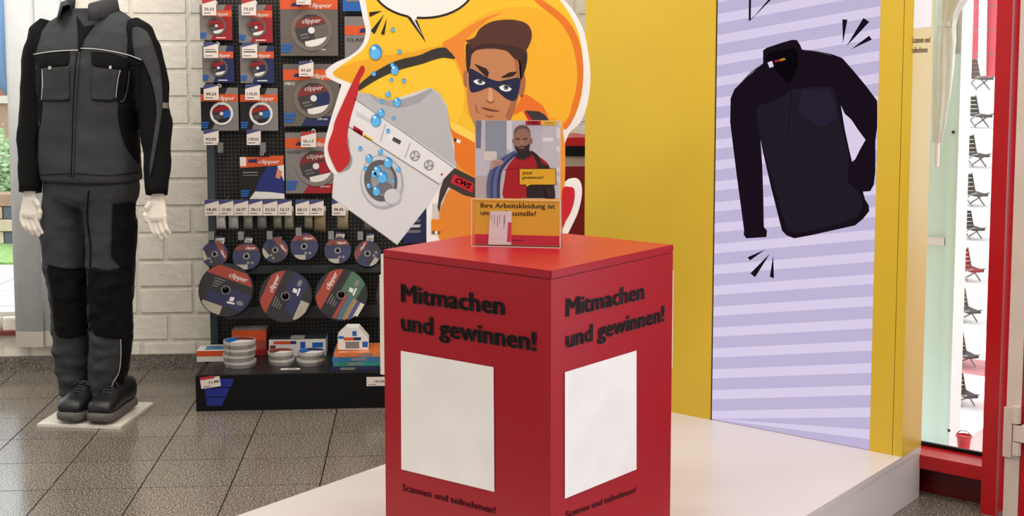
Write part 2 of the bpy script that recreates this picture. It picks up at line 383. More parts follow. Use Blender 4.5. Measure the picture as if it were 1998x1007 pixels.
for k in range(1500):
    p = Vector((random.gauss(0, 0.16), random.gauss(0, 0.16), 0.5 + random.gauss(0, 0.2)))
    if (p.x / 0.34) ** 2 + (p.y / 0.34) ** 2 + ((p.z - 0.5) / 0.4) ** 2 > 1: continue
    a = Vector((random.uniform(-1, 1), random.uniform(-1, 1), random.uniform(-.5, 1))).normalized(); b_, c_ = perp(a)
    q = Vector((SX, SY, 0)) + p; i0 = len(lv)
    lv += [q - b_ * 0.035, q + c_ * 0.016, q + b_ * 0.035, q - c_ * 0.016]; lf += [(i0, i0 + 1, i0 + 2, i0 + 3)]
fo = mesh_obj('foliage', lv, lf, mat('leaf_green', (160, 182, 138), 0.7, var=(12, 0.25)), sh); fo['kind'] = 'stuff'
for k in range(5):
    mesh_obj('stem', *g_tube([(SX + 0.04 * k - 0.08, SY, 0.026), (SX + (k - 2) * 0.09, SY, 0.6)], [0.014, 0.006], 6), mat('bark', (96, 76, 58), 0.8), sh)
PX, PY = -4.36, 11.5
pa = root('garden_parasol', (PX, PY, 0.02), 'folded blue fabric parasol seen through the left window', 'parasol')
mesh_obj('pole', *g_tube([(PX, PY, 0.02), (PX, PY, 2.2)], 0.02, 8), m_steel, pa)
rg = []
for zz, rr in ((1.1, 0.05), (1.2, 0.11), (1.4, 0.14), (1.6, 0.15), (1.8, 0.12), (2.05, 0.05), (2.12, 0.02)):
    rg.append([Vector((PX + rr * (1 + 0.22 * math.cos(k * math.pi)) * math.cos(2 * math.pi * k / 16), PY + rr * (1 + 0.22 * math.cos(k * math.pi)) * math.sin(2 * math.pi * k / 16), zz)) for k in range(16)])
mesh_obj('canopy', *g_loft(rg), mat('blue_canvas', (104, 132, 170), 0.8), pa, True)

# ------------------------------------------------------------------ platform, tower and window wall share one direction
YP = 0.6708
AV = Vector((-math.cos(YP), math.sin(YP), 0)); BV = Vector((math.sin(YP), math.cos(YP), 0))
def AB(a, b, z=0.0): return AV * a + BV * b + Vector((0, 0, z))
PLZ = 0.1746; PA0, PA1 = 1.567, 2.802; B_TF, B_TB = 3.964, 4.125; PB0 = 1.75
def ab_box(a0, a1, b0, b1, z0, z1): return g_box(AB(a0, b0, z0), AV * (a1 - a0), BV * (b1 - b0), (0, 0, z1 - z0))
pl = root('platform', AB((PA0 + PA1) / 2, 2.9), 'low white glossy platform carrying the red podium and yellow tower', 'platform')
mesh_obj('side_skirt', *ab_box(PA0 + 0.002, PA1 - 0.002, PB0 + 0.002, B_TB, 0.001, PLZ - 0.02), m_white, pl)
mesh_obj('top_board', *ab_box(PA0, PA1, PB0, B_TF, PLZ - 0.019, PLZ), m_white, pl)
mesh_obj('rear_beam', *ab_box(PA0, PA1, B_TF + 0.001, B_TB, PLZ - 0.019, PLZ - 0.001), m_white, pl)

# ------------------------------------------------------------------ yellow tower with LED screen
TH = 2.55
tf = Frame(AB(PA1, B_TF), -AV)          # front plane, u from left edge to right
sc0 = tf.S(1385.5, 800)[0]; sc1 = tf.S(1395, 300)[0]; sc2 = tf.S(1707, 430)[0]; TW = PA1 - PA0
seam = tf.S(1741, 880)[0]
tw = root('led_tower', AB((PA0 + PA1) / 2, B_TF + 0.07, PLZ), 'tall yellow display tower with built-in LED screen on the white platform', 'display')
mesh_obj('body', *g_box(tf.W(0.004, PLZ, -0.018), tf.u * (TW - 0.008), tf.v * (TH - PLZ), tf.n * -0.143), m_yellow, tw)
mesh_obj('front_panel', *fbox(tf, 0, sc0, PLZ, TH, -0.018, 0), m_yellow, tw)
mesh_obj('front_strip', *fbox(tf, sc2 + 0.001, seam - 0.001, PLZ, TH, -0.018, 0), m_yellow, tw)
mesh_obj('edge_strip', *fbox(tf, seam + 0.001, TW, PLZ - 0.0005, TH, -0.018, 0), m_yellow, tw)
mesh_obj('side_panel', *g_box(tf.W(TW - 0.004, PLZ - 0.0005, -0.0182), tf.u * 0.004, tf.v * (TH - PLZ), tf.n * -0.143), m_yellow, tw)
mesh_obj('screen_gap', *fbox(tf, sc0, sc1, PLZ, TH, -0.018, -0.006), m_black, tw)
# LED screen: fine pixel columns in the emission
def led(name, rgb, k):
    m = bpy.data.materials.new(name); m.use_nodes = True; nt = m.node_tree; nt.nodes.clear()
    o = nt.nodes.new('ShaderNodeOutputMaterial'); e = nt.nodes.new('ShaderNodeEmission'); tc = nt.nodes.new('ShaderNodeTexCoord')
    vm = nt.nodes.new('ShaderNodeVectorMath'); vm.operation = 'DOT_PRODUCT'; vm.inputs[1].default_value = tf.u
    nt.links.new(tc.outputs['Object'], vm.inputs[0])
    s = nt.nodes.new('ShaderNodeMath'); s.operation = 'MULTIPLY'; s.inputs[1].default_value = 2 * math.pi / 0.0062
    nt.links.new(vm.outputs['Value'], s.inputs[0])
    sn = nt.nodes.new('ShaderNodeMath'); sn.operation = 'SINE'; nt.links.new(s.outputs[0], sn.inputs[0])
    sz = nt.nodes.new('ShaderNodeSeparateXYZ'); nt.links.new(tc.outputs['Object'], sz.inputs[0])
    s2 = nt.nodes.new('ShaderNodeMath'); s2.operation = 'MULTIPLY'; s2.inputs[1].default_value = 2 * math.pi / 0.0062; nt.links.new(sz.outputs['Z'], s2.inputs[0])
    sn2 = nt.nodes.new('ShaderNodeMath'); sn2.operation = 'SINE'; nt.links.new(s2.outputs[0], sn2.inputs[0])
    ad = nt.nodes.new('ShaderNodeMath'); ad.operation = 'ADD'; nt.links.new(sn.outputs[0], ad.inputs[0]); nt.links.new(sn2.outputs[0], ad.inputs[1])
    mr = nt.nodes.new('ShaderNodeMapRange'); mr.inputs[1].default_value = -2; mr.inputs[2].default_value = 2; mr.inputs[3].default_value = 0.9 * k; mr.inputs[4].default_value = 1.1 * k
    nt.links.new(ad.outputs[0], mr.inputs[0]); nt.links.new(mr.outputs[0], e.inputs[1])
    e.inputs[0].default_value = (lin(rgb[0]), lin(rgb[1]), lin(rgb[2]), 1)
    nt.links.new(e.outputs[0], o.inputs[0]); MATS[name] = m; return m
m_led = led('led_lavender', (198, 186, 220), 1.24); m_ledw = led('led_pale', (224, 212, 240), 1.24)
m_ledk = led('led_black', (30, 20, 32), 1.0); m_ledn = led('led_navy', (38, 33, 44), 1.0); m_ledg = led('led_ash', (70, 64, 74), 1.0)
scr = mesh_obj('screen', *fbox(tf, sc1, sc2, PLZ + 0.002, TH - 0.05, -0.018, -0.004), m_led, tw)
OFS = -0.0036
for k in range(-8, 22):
    yl = 37 + 40.8 * k; sl = -0.19 + (yl - 37) / 776 * 0.17; yr = yl + sl * 311
    def edge(px, py):           # keep to the screen's own extent
        s, t = tf.S(px, py, OFS); return s, max(PLZ + 0.003, min(TH - 0.06, t))
    q = []
    for px, py in ((1395, yl - 9), (1706, yr - 9.5), (1706, yr + 9.5), (1395, yl + 9)):
        s, t = edge(px, py); s = sc1 + 0.0005 if px < 1500 else sc2 - 0.0005; q.append(tf.W(s, t, OFS))
    if (q[0] - q[3]).length < 0.004 and (q[1] - q[2]).length < 0.004: continue
    V, Fs = g_flat(q); o = mesh_obj('screen_stripe', V, Fs, m_ledw, scr)
k2 = K(1380, 50, 1.975)
def sflat(name, pts, m, off): return flat(name, tf, k2(pts), m, scr, off)
jk = [(215, 95), (230, 85), (290, 65), (325, 55), (345, 55), (358, 75), (365, 92), (420, 98), (480, 110), (520, 125), (560, 170), (610, 230), (655, 290), (655, 390), (648, 440),
      (648, 560), (641, 615), (628, 638), (600, 640), (608, 670), (622, 692), (624, 715), (600, 745), (570, 770), (480, 790), (400, 808), (335, 820), (305, 808), (288, 790),
      (270, 720), (245, 620), (222, 520), (205, 440), (212, 540), (216, 660), (218, 775), (230, 790), (228, 815), (150, 820), (140, 805), (142, 790), (130, 700), (115, 590), (100, 470), (88, 370), (90, 280), (105, 245), (135, 215), (215, 145)]
sflat('screen_jacket', jk, m_ledk, OFS + 0.0006)
sflat('screen_gap', [(515, 308), (530, 340), (555, 362), (580, 400), (610, 440), (590, 475), (570, 515), (558, 525), (545, 470), (530, 400)], m_ledw, OFS + 0.0009)
sflat('screen_jacket_front', [(190, 310), (260, 290), (330, 245), (400, 235), (485, 235), (500, 300), (520, 400), (545, 500), (540, 600), (590, 650), (600, 700), (575, 740), (480, 770), (400, 790), (340, 800), (310, 790), (280, 700), (240, 560), (205, 430), (190, 360)], m_ledn, OFS + 0.0009)
sflat('screen_jacket_panel', [(365, 250), (470, 242), (490, 300), (500, 360), (440, 390), (350, 340)], mat('dummy', (0, 0, 0)) if False else led('led_plum', (46, 38, 58), 1.0), OFS + 0.0012)
sflat('screen_collar', [(222, 130), (240, 105), (330, 85), (345, 95), (350, 150), (320, 225), (300, 215), (255, 160)], led('led_deep', (16, 10, 18), 1.0), OFS + 0.0012)
sflat('screen_zip', stroke([(325, 235), (318, 330), (312, 430)], 3), m_ledk, OFS + 0.0014)
sflat('screen_seam', stroke([(130, 222), (170, 180), (212, 150)], 4), m_ledg, OFS + 0.0012)
sflat('screen_seam', stroke([(368, 95), (420, 100), (480, 116)], 4), m_ledg, OFS + 0.0012)
sflat('screen_label', [(232, 142), (250, 136), (256, 158), (240, 163)], m_ledw, OFS + 0.0016)
sflat('screen_label', [(258, 133), (278, 129), (280, 138), (260, 143)], led('led_red', (170, 40, 60), 1.0), OFS + 0.0016)
sflat('screen_label', [(279, 129), (298, 124), (302, 132), (281, 138)], led('led_gold', (200, 150, 40), 1.0), OFS + 0.0016)
k1 = K(1380, 0, 3.233)
for q in ([(852, 122), (884, 124), (856, 272)], [(985, 113), (1022, 138), (878, 292)], [(1022, 225), (1038, 250), (905, 312)]):
    flat('screen_accent', tf, k1(q), m_ledk, scr, OFS + 0.0006)
for q in ([(155, 893), (165, 905), (225, 862)], [(166, 955), (184, 970), (242, 878)], [(241, 968), (257, 974), (254, 884)]):
    sflat('screen_accent', q, m_ledk, OFS + 0.0006)
flat('screen_bubble', tf, k1(stroke([(272, -300), (268, 130), (420, -30), (560, -170)], 15, smooth=False)), m_ledk, scr, OFS + 0.0006)
# side of the tower
ts = Frame(AB(PA0, B_TF), BV)
k3 = K(1700, 0, 2.876)
flat('label', ts, [(1784.5, -12), (1818.5, -14), (1817, 52), (1782.3, 56)], m_label, tw, 0.0006)
m_brown = mat('brown_ink', (120, 82, 40), 0.5)
lettering(ts, 'Scannen und', (1779, 84), (1815, 82.5), 11.5, m_brown, tw, 0.0006, 0.012)
lettering(ts, 'teilnehmen', (1778.5, 103.5), (1810, 102), 11.5, m_brown, tw, 0.0006, 0.012)

# ------------------------------------------------------------------ red podium
D0 = 2.85
Fc = at_y(1075.5, 528.5, D0); PTZ = Fc.z; PWD = 0.393 / 2.1987 * D0
pa0 = Fc.dot(AV); pb0 = Fc.dot(BV); pa1 = pa0 + PWD; pb1 = pb0 + PWD
po = root('podium', AB((pa0 + pa1) / 2, (pb0 + pb1) / 2, PLZ), 'square red podium with black lettering and white panels on the platform', 'podium')
LIDH = 0.0185
mesh_obj('body', *ab_box(pa0 + 0.001, pa1 - 0.001, pb0 + 0.001, pb1 - 0.001, PLZ, PTZ - LIDH - 0.002), m_red, po)
mesh_obj('recess', *ab_box(pa0 + 0.004, pa1 - 0.004, pb0 + 0.004, pb1 - 0.004, PTZ - LIDH - 0.002, PTZ - LIDH), mat('red_shadow_gap', (150, 8, 28), 0.5), po)
def bev_box(name, g, m, parent, off=0.0015):
    o = mesh_obj(name, *g, m, parent); bm = bmesh.new(); bm.from_mesh(o.data); bmesh.ops.remove_doubles(bm, verts=bm.verts, dist=1e-6)
    bmesh.ops.bevel(bm, geom=list(bm.edges), offset=off, segments=2, affect='EDGES'); bm.to_mesh(o.data); bm.free(); return o
bev_box('lid', ab_box(pa0, pa1, pb0, pb1, PTZ - LIDH, PTZ), m_red, po)
pf = Frame(AB(pa1, pb0), -AV); ps = Frame(AB(pa0, pb0), BV)
flat('panel', pf, [(781.9, 684.4), (963, 716.5), (964.7, 960), (783, 916)], m_label, po, 0.0008)
flat('panel', ps, [(1102.2, 726.3), (1242, 683.9), (1242, 916), (1102.2, 973.3)], m_label, po, 0.0008)
lettering(pf, 'Mitmachen', (782, 588), (985, 614.5), 33, m_ink, po, 0.0008, 0.032)
lettering(pf, 'und gewinnen!', (782, 644), (1047, 685), 33, m_ink, po, 0.0008, 0.032)
lettering(pf, 'Scannen und teilnehmen!', (785, 957), (966, 1003), 12.5, mat('dark_red_ink', (66, 4, 18), 0.5), po, 0.0008, 0.01)
lettering(ps, 'Mitmachen', (1104.5, 618), (1258, 582.5), 34, m_ink, po, 0.0008, 0.032)
lettering(ps, 'und gewinnen!', (1104.5, 679), (1297, 626), 33, m_ink, po, 0.0008, 0.032)
lettering(ps, 'Scannen und teilnehmen!', (1104, 1011), (1241, 961), 12.5, MATS['dark_red_ink'], po, 0.0008, 0.01)
# thin white boards fixed to the two far sides
for a0, a1_, b0, b1_, z0, z1 in ((pa1 + 0.0005, pa1 + 0.0095, pb0 + 0.002, pb0 + 0.27, 0.665, 0.963), (pa1 + 0.0098, pa1 + 0.0145, pb0 + 0.002, pb0 + 0.24, 0.665, 0.912)):
    mesh_obj('side_board', *ab_box(a0, a1_, b0, b1_, z0, z1), mat('white_board', (232, 222, 212), 0.5), po)
mesh_obj('side_board', *ab_box(pa0 + 0.003, pa0 + 0.25, pb1 + 0.0005, pb1 + 0.0055, 0.66, 0.91), MATS['white_board'], po)

# ------------------------------------------------------------------ acrylic holder, brochures and card on the podium
hl = at_z(920, 480.5, PTZ); hr = at_z(1093.5, 484.5, PTZ)
hu = (hr - hl).normalized(); hf = Frame(hl, hu); HW = (hr - hl).length
ho = root('brochure_holder', (hl + hr) / 2 - hf.n * 0.02, 'clear acrylic brochure holder standing on the red podium', 'holder')
DEP = 0.045
zt_f = hf.S(1000, 390)[1]; zt_b = hf.S(1100, 240)[1]
mesh_obj('front_wall', *fbox(hf, 0, HW, 0.0, zt_f - 0, -0.0025, 0), m_acryl, ho)
mesh_obj('rear_wall', *fbox(hf, 0, HW, 0.0, zt_b, -DEP, -DEP + 0.0025), m_acryl, ho)
mesh_obj('base', *fbox(hf, 0, HW, 0.0, 0.0025, -DEP, 0), m_acryl, ho)
for s0 in (0, HW - 0.0025): mesh_obj('side_wall', *fbox(hf, s0, s0 + 0.0025, 0.0, zt_f, -DEP, 0), m_acryl, ho)
m_edge = mat('acrylic_edge', (230, 222, 226), 0.15)
mesh_obj('polished_edge', *join(fbox(hf, 0, HW, zt_f, zt_f + 0.0012, -0.0025, 0), fbox(hf, -0.0003, 0.0012, 0, zt_f, -0.0012, 0.0004), fbox(hf, HW - 0.0012, HW + 0.0003, 0, zt_f, -0.0012, 0.0004), fbox(hf, 0, HW, 0, 0.0014, -0.0012, 0.0005)), m_edge, ho)
# a block of brochures: the front one printed, the rest behind it
bf = hf.shift(-0.012)
def bpx(pts): return pts
kb = K(880, 200, 3.357)
b_l = bf.S(*kb([(160, 500)])[0])[0]; b_r = bf.S(*kb([(765, 300)])[0])[0]; b_t = bf.S(*kb([(450, 118)])[0])[1]
BL, BR = 0.0075, HW - 0.0035
br = root('brochure', bf.W((BL + BR) / 2, 0.004), 'front brochure showing a man in red workwear with blue hoses', 'brochure', 'brochures in the acrylic holder')
mesh_obj('cover', *fbox(bf, BL, BR, 0.004, b_t, -0.002, 0), mat('brochure_paper', (206, 204, 212), 0.35), br)
def bfl(name, pts, rgb, lvl, rough=0.4, mname=None):
    m = mat(mname or 'brochure_%d_%d_%d' % rgb, rgb, rough)
    q = []
    for p in kb(pts):
        P_ = bf.P(p[0], p[1]); d = P_ - bf.o; s = max(BL + 0.0004, min(BR - 0.0004, d.dot(bf.u))); t = max(0.0045, min(b_t - 0.0004, d.dot(bf.v)))
        q.append(bf.W(s, t, 0.0002 + 0.00022 * lvl))
    V, Fs = g_flat(q); return mesh_obj(name, V, Fs, m, br)
bfl('print_background', [(160, 115), (780, 115), (780, 640), (150, 640)], (205, 202, 212), 0)
bfl('print_background_shape', [(160, 115), (200, 115), (195, 300), (165, 300)], (120, 122, 140), 1)
bfl('print_background_shape', [(225, 118), (365, 118), (365, 380), (225, 380)], (150, 156, 172), 1)
bfl('print_background_shape', [(215, 320), (300, 320), (300, 380), (215, 380)], (222, 216, 208), 2)
bfl('print_background_shape', [(365, 115), (400, 115), (400, 330), (365, 300)], (226, 226, 232), 1)
bfl('print_background_shape', [(520, 150), (600, 150), (600, 330), (560, 310)], (198, 194, 208), 1)
for a, b in ((160, 230), (285, 315), (420, 450), (480, 520)):
    bfl('print_background_shape', [(690, a), (775, a + 10), (770, b + 10), (690, b)], (232, 230, 236), 1)
bfl('print_background_shape', [(600, 230), (670, 230), (670, 255), (600, 255)], (240, 238, 242), 1)
bfl('print_background_shape', [(160, 480), (235, 480), (235, 620), (160, 620)], (190, 178, 178), 1)
bfl('print_jacket', sm([(345, 625), (350, 520), (365, 430), (400, 380), (440, 340), (520, 320), (570, 350), (620, 385), (645, 420), (665, 500), (680, 625), (600, 626), (480, 626)], 3), (176, 22, 34), 2)
bfl('print_jacket_dark', sm([(600, 400), (640, 415), (665, 500), (682, 626), (620, 626), (600, 540), (570, 450), (555, 380), (520, 315), (570, 345)], 3), (48, 30, 34), 3)
bfl('print_jacket_dark', [(495, 540), (600, 540), (640, 626), (495, 626)], (40, 26, 30), 3)
bfl('print_jacket_fold', stroke([(350, 440), (430, 430), (440, 400)], 5), (130, 14, 26), 4)
bfl('print_collar', sm([(425, 330), (470, 345), (520, 320), (530, 345), (480, 375), (430, 365)], 3), (66, 26, 30), 4)
bfl('print_neck', [(430, 310), (515, 305), (512, 340), (470, 360), (432, 345)], (36, 26, 28), 5)
bfl('print_head', sm([(412, 230), (415, 185), (440, 155), (475, 148), (508, 165), (522, 205), (520, 260), (512, 300), (490, 330), (460, 338), (430, 315), (415, 280)], 4), (158, 116, 100), 6)
bfl('print_ear', ell(527, 252, 7, 20), (150, 106, 92), 5); bfl('print_ear', ell(408, 252, 5, 16), (146, 102, 90), 5)
bfl('print_beard', sm([(416, 275), (430, 292), (455, 284), (480, 286), (505, 278), (516, 268), (512, 305), (492, 332), (460, 342), (432, 320), (418, 296)], 3), (44, 32, 34), 7)
bfl('print_mouth', ell(463, 297, 20, 6), (150, 96, 92), 8)
bfl('print_eye', stroke([(424, 236), (452, 240)], 9, smooth=False), (60, 42, 42), 7); bfl('print_eye', stroke([(472, 240), (500, 236)], 9, smooth=False), (60, 42, 42), 7)
bfl('print_nose', ell(462, 262, 10, 12), (176, 134, 116), 7)
bfl('print_hair', sm([(414, 215), (416, 180), (440, 154), (475, 147), (508, 163), (523, 205), (505, 185), (475, 172), (440, 178)], 3), (112, 88, 84), 7)
for k in range(4):
    o = k * 22
    bfl('print_hose', stroke([(246 + o, 626), (244 + o * 1.02, 540), (262 + o * 0.95, 450), (310 + o * 0.85, 390), (380 + o * 0.5, 345), (425 + o * 0.15, 322 + o * 0.3)], 19), [(88, 104, 150), (62, 78, 126), (96, 114, 160), (50, 62, 106)][k], 8 + k * 0.2)
bfl('print_hand', sm([(262, 405), (275, 380), (310, 372), (338, 380), (340, 400), (315, 412), (285, 425), (262, 440)], 3), (196, 158, 146), 9)
for k in range(3): bfl('print_finger_line', stroke([(275, 388 + k * 12), (335, 390 + k * 9)], 2.5, smooth=False), (140, 104, 96), 10)
bfl('print_speech_label', [(448, 432), (688, 432), (688, 540), (525, 540), (494, 556), (490, 540), (448, 540)], (40, 34, 24), 11)
bfl('print_speech_label', [(451, 435), (685, 435), (685, 537), (522, 537), (496, 552), (493, 537), (451, 537)], (234, 180, 40), 12)
bfl('print_logo', [(490, 120), (590, 120), (588, 147), (490, 147)], (190, 20, 44), 11)
bfl('print_logo', [(590, 120), (694, 120), (694, 148), (590, 147)], (238, 190, 50), 11)
bfl('print_yellow_field', [(140, 625), (780, 632), (780, 880), (140, 870)], (238, 180, 44), 11)
bfl('print_red_footer', [(140, 860), (780, 876), (780, 970), (140, 955)], (206, 44, 66), 12)
def blet(s, a, b, cap, rgb, lvl, bold=0.0):
    p0, p1 = kb([a])[0], kb([b])[0]
    return lettering(bf, s, p0, p1, cap / 3.357, mat('brochure_ink_%d' % rgb[0], rgb, 0.5), br, 0.0002 + 0.00022 * lvl, bold)
blet('CWS', (505, 143), (572, 143), 17, (90, 10, 26), 12, 0.03); bfl('print_text_line', [(612, 131), (672, 131), (672, 137), (612, 137)], (160, 120, 34), 12)
blet('Jetzt', (467, 470), (534, 470), 19, (46, 34, 20), 13, 0.012); blet('gewinnen!', (466, 500), (604, 500), 19, (46, 34, 20), 13, 0.012)
blet('Ihre Arbeitskleidung ist', (194, 690), (682, 696), 32, (52, 36, 22), 13, 0.014)
blet('unsere Baustelle!', (193, 737), (556, 745), 32, (52, 36, 22), 13, 0.014)
bfl('print_text_line', [(400, 899), (480, 901), (480, 907), (400, 905)], (130, 18, 44), 14)
for k in range(1, 5):
    mesh_obj('brochure', *fbox(bf, BL + 0.0005 * k, BR - 0.0003 * k, 0.004, b_t - 0.0006 * k, -0.002 - 0.0045 * k, -0.0006 - 0.0045 * k + 0.0006), mat('brochure_back_paper', (214, 206, 214), 0.4), None, origin=bf.W(0.1, 0.004, -0.01))
    tag(bpy.data.objects['brochure.%03d' % k], 'brochure tucked behind the front one in the acrylic holder', 'brochure', 'brochures in the acrylic holder')
# small card in front of the brochures
cf = hf.shift(-0.0065)
q = [cf.P(*p) for p in kb([(255, 712), (398, 712), (394, 932), (243, 930)])]
zmin = min(x.z for x in q)
if zmin < PTZ + 0.003: q = [x + Vector((0, 0, PTZ + 0.003 - zmin)) for x in q]
cr = root('card', (q[2] + q[3]) / 2, 'small white card with red stripe in front of the brochures', 'card')
mesh_obj('card_sheet', *g_prism(q, cf.n * -0.0008), mat('card_white', (240, 226, 226), 0.5), cr)
def cfl(name, pts, rgb, off=0.0003): return flat(name, cf, kb(pts), mat('card_%d_%d_%d' % rgb, rgb, 0.5), cr, off)
cfl('red_stripe', [(374, 785), (396, 785), (393, 914), (366, 914)], (214, 60, 84))
for x0, y0, y1 in ((264, 738, 770), (283, 738, 800), (302, 740, 815), (317, 738, 790), (346, 738, 826), (351, 738, 795)):
    cfl('text_line', [(x0, y0), (x0 + 4, y0), (x0 + 3, y1), (x0 - 1, y1)], (150, 130, 136))

# ------------------------------------------------------------------ cartoon cutout board behind the podium
YB = 4.15
cu = Frame((0, YB, PLZ), (1, 0, 0)); kc = K(620, 0, 2.098)
outl = sm([(170, 0), (185, 75), (196, 130), (178, 188), (130, 230), (75, 255), (38, 282), (32, 300), (48, 322), (97, 346)], 4, False) + \
       sm([(97, 346), (78, 410), (50, 500), (30, 580), (28, 640), (45, 688), (66, 712)], 4, False)[1:] + [Vector((58, 810)), Vector((325, 1003)), Vector((445, 850)), Vector((445, 985)), Vector((470, 1500)), Vector((505, 1810)), Vector((960, 1810)), Vector((985, 1300)), Vector((1010, 985))] + \
       sm([(1010, 985), (1040, 925), (1066, 868), (1081, 800), (1078, 752), (1060, 731), (1030, 733), (1005, 740), (1000, 640), (1028, 548), (1076, 500), (1105, 420), (1116, 330), (1112, 250), (1090, 130), (1050, 50), (1008, 0), (900, -110), (620, -190), (360, -170), (220, -90), (170, 0)], 4, False)[1:-1]
bd = root('cartoon_cutout', (0.02, YB - 0.005, PLZ), 'die-cut yellow cartoon board with masked man lifting a washing machine', 'cutout board')
def zfix(V):   # the foot of the board rests on the platform
    return [Vector((v.x, v.y, max(v.z, PLZ + 0.0005))) for v in V]
V, Fs = g_prism([cu.P(p[0], p[1]) for p in kc(outl)], (0, 0.01, 0))
mesh_obj('board', zfix(V), Fs, mat('board_white', (238, 234, 230), 0.4), bd)
LV = [0]
def c_(name, pts, rgb, lvl, s=0, rough=0.35):
    q = kc(sm(pts, s) if s else pts)
    V, Fs = g_flat([cu.P(p[0], p[1], 0.0004 + 0.0003 * lvl) for p in q])
    return mesh_obj(name, zfix(V), Fs, mat('toon_%d_%d_%d' % rgb, rgb, rough, var=(3, 0.02)), bd)
YEL, AMB, ORG_, ORD = (242, 192, 44), (236, 168, 34), (228, 118, 30), (214, 104, 40)
c_('printed_field', sm([(193, -20), (205, 60), (217, 130), (192, 195), (140, 238), (62, 300), (120, 335), (168, 350)], 4, False) +
   [Vector(p) for p in [(170, 380), (300, 420), (460, 360), (540, 500), (640, 560), (640, 1000), (700, 1780), (940, 1780), (1000, 1000), (1000, 560)]] +
   sm([(1000, 540), (1050, 480), (1080, 385), (1087, 265), (1070, 145), (1030, 55), (975, -15), (880, -95), (620, -165), (370, -145), (240, -80), (193, -20)], 4, False)[:-1], YEL, 0)
c_('printed_rim', sm([(860, -30), (950, 20), (1025, 85), (1068, 165), (1086, 265), (1080, 380), (1050, 478), (1015, 530), (1005, 500), (1040, 430), (1060, 340), (1058, 250), (1035, 160), (985, 85), (905, 20)], 4), ORG_, 1)
c_('printed_cape', sm([(508, 184), (560, 145), (610, 105), (690, 55), (770, 33), (850, 28), (930, 45), (1000, 105), (1045, 190), (1058, 290), (1045, 400), (1012, 500), (900, 520), (640, 500), (560, 300)], 4), (240, 176, 36), 1.4)
c_('printed_cape_shade', sm([(508, 184), (560, 148), (612, 112), (690, 70), (760, 52), (700, 80), (640, 130), (605, 170), (600, 205), (605, 260), (600, 330), (578, 270), (555, 232)], 4), (232, 136, 44), 2)
c_('printed_arm', sm([(62, 300), (130, 262), (250, 232), (380, 212), (470, 192), (510, 186), (470, 205), (400, 225), (300, 258), (220, 300), (165, 348), (150, 340)], 4), AMB, 2)
c_('printed_arm_light', sm([(215, 345), (300, 300), (430, 262), (540, 240), (590, 330), (600, 430), (560, 520), (540, 470), (500, 380), (460, 360), (380, 392), (300, 408), (240, 392), (190, 375)], 4), (246, 198, 50), 2)
c_('printed_sleeve_stripe', sm([(165, 352), (215, 308), (262, 278), (330, 246), (415, 226), (468, 203), (515, 194), (535, 205), (562, 240), (515, 236), (470, 246), (425, 262), (340, 284), (270, 312), (215, 342), (166, 372)], 4), (52, 48, 44), 4)
c_('printed_body', sm([(540, 500), (590, 540), (650, 575), (720, 560), (830, 500), (1000, 520), (1000, 980), (960, 1770), (720, 1780), (650, 1200), (500, 990), (500, 860), (540, 780), (568, 690), (560, 600)], 4), (234, 150, 44), 2)
c_('printed_body_shade', sm([(548, 520), (600, 560), (655, 590), (655, 720), (570, 670), (560, 600)], 3), ORG_, 3)
c_('printed_body_light', sm([(542, 500), (590, 520), (650, 555), (650, 585), (600, 560), (555, 535)], 3), (250, 210, 90), 4)
c_('printed_shoulder', sm([(800, 470), (822, 420), (845, 385), (890, 410), (925, 440), (945, 490), (905, 470), (850, 450)], 3), (230, 112, 34), 3)
c_('printed_strap', [(848, 452), (905, 456), (930, 470), (946, 492), (872, 492)], (52, 48, 48), 5)
c_('printed_strap_edge', [(842, 455), (850, 455), (880, 492), (862, 492)], (196, 36, 44), 6)
c_('printed_belt', [(515, 735), (560, 688), (655, 735), (655, 812), (600, 800), (535, 765), (505, 830), (497, 870), (490, 850), (500, 780)], (58, 50, 48), 4)
c_('printed_belt_badge', [(556, 712), (640, 752), (634, 790), (543, 748)], (190, 32, 46), 5)
lettering(cu, 'CWS', kc([(560, 744)])[0], kc([(622, 774)])[0], 10, mat('toon_ink', (52, 14, 20), 0.5), bd, 0.0025, 0.02, 0.25)
c_('printed_leg', sm([(505, 860), (540, 775), (600, 806), (655, 820), (655, 1000), (520, 1000), (500, 920)], 3), (222, 130, 46), 3)
c_('printed_pouch_strap', [(470, 835), (495, 835), (496, 902), (470, 902)], (206, 198, 192), 3)
c_('printed_pouch', [(465, 898), (522, 898), (520, 946), (466, 946)], (226, 132, 30), 5)
c_('printed_pouch_trim', [(466, 946), (500, 946), (500, 958), (466, 958)], (120, 84, 60), 5); c_('printed_pouch_trim', [(480, 946), (490, 946), (490, 958), (480, 958)], (240, 236, 230), 6)
c_('printed_zip_mark', [(560, 564), (570, 568), (566, 582), (557, 577)], (60, 44, 40), 5); c_('printed_zip_mark', [(570, 568), (586, 576), (582, 588), (566, 582)], (244, 240, 232), 5)
c_('printed_cape_tail', sm([(1000, 780), (1030, 765), (1050, 775), (1050, 820), (1035, 870), (1015, 905), (1000, 930)], 3), (196, 30, 42), 3)
c_('printed_glove', sm([(165, 292), (178, 270), (190, 273), (191, 295), (172, 330), (165, 378), (150, 430), (135, 482), (123, 540), (122, 590), (133, 640), (125, 672), (92, 703), (75, 695), (46, 630), (43, 590), (62, 535), (70, 498), (100, 428), (132, 358)], 4), (192, 38, 42), 6)
c_('printed_glove_shade', sm([(126, 560), (132, 620), (142, 650), (130, 690), (95, 706), (88, 702), (124, 672), (132, 640), (122, 590)], 3), (150, 148, 150), 5)
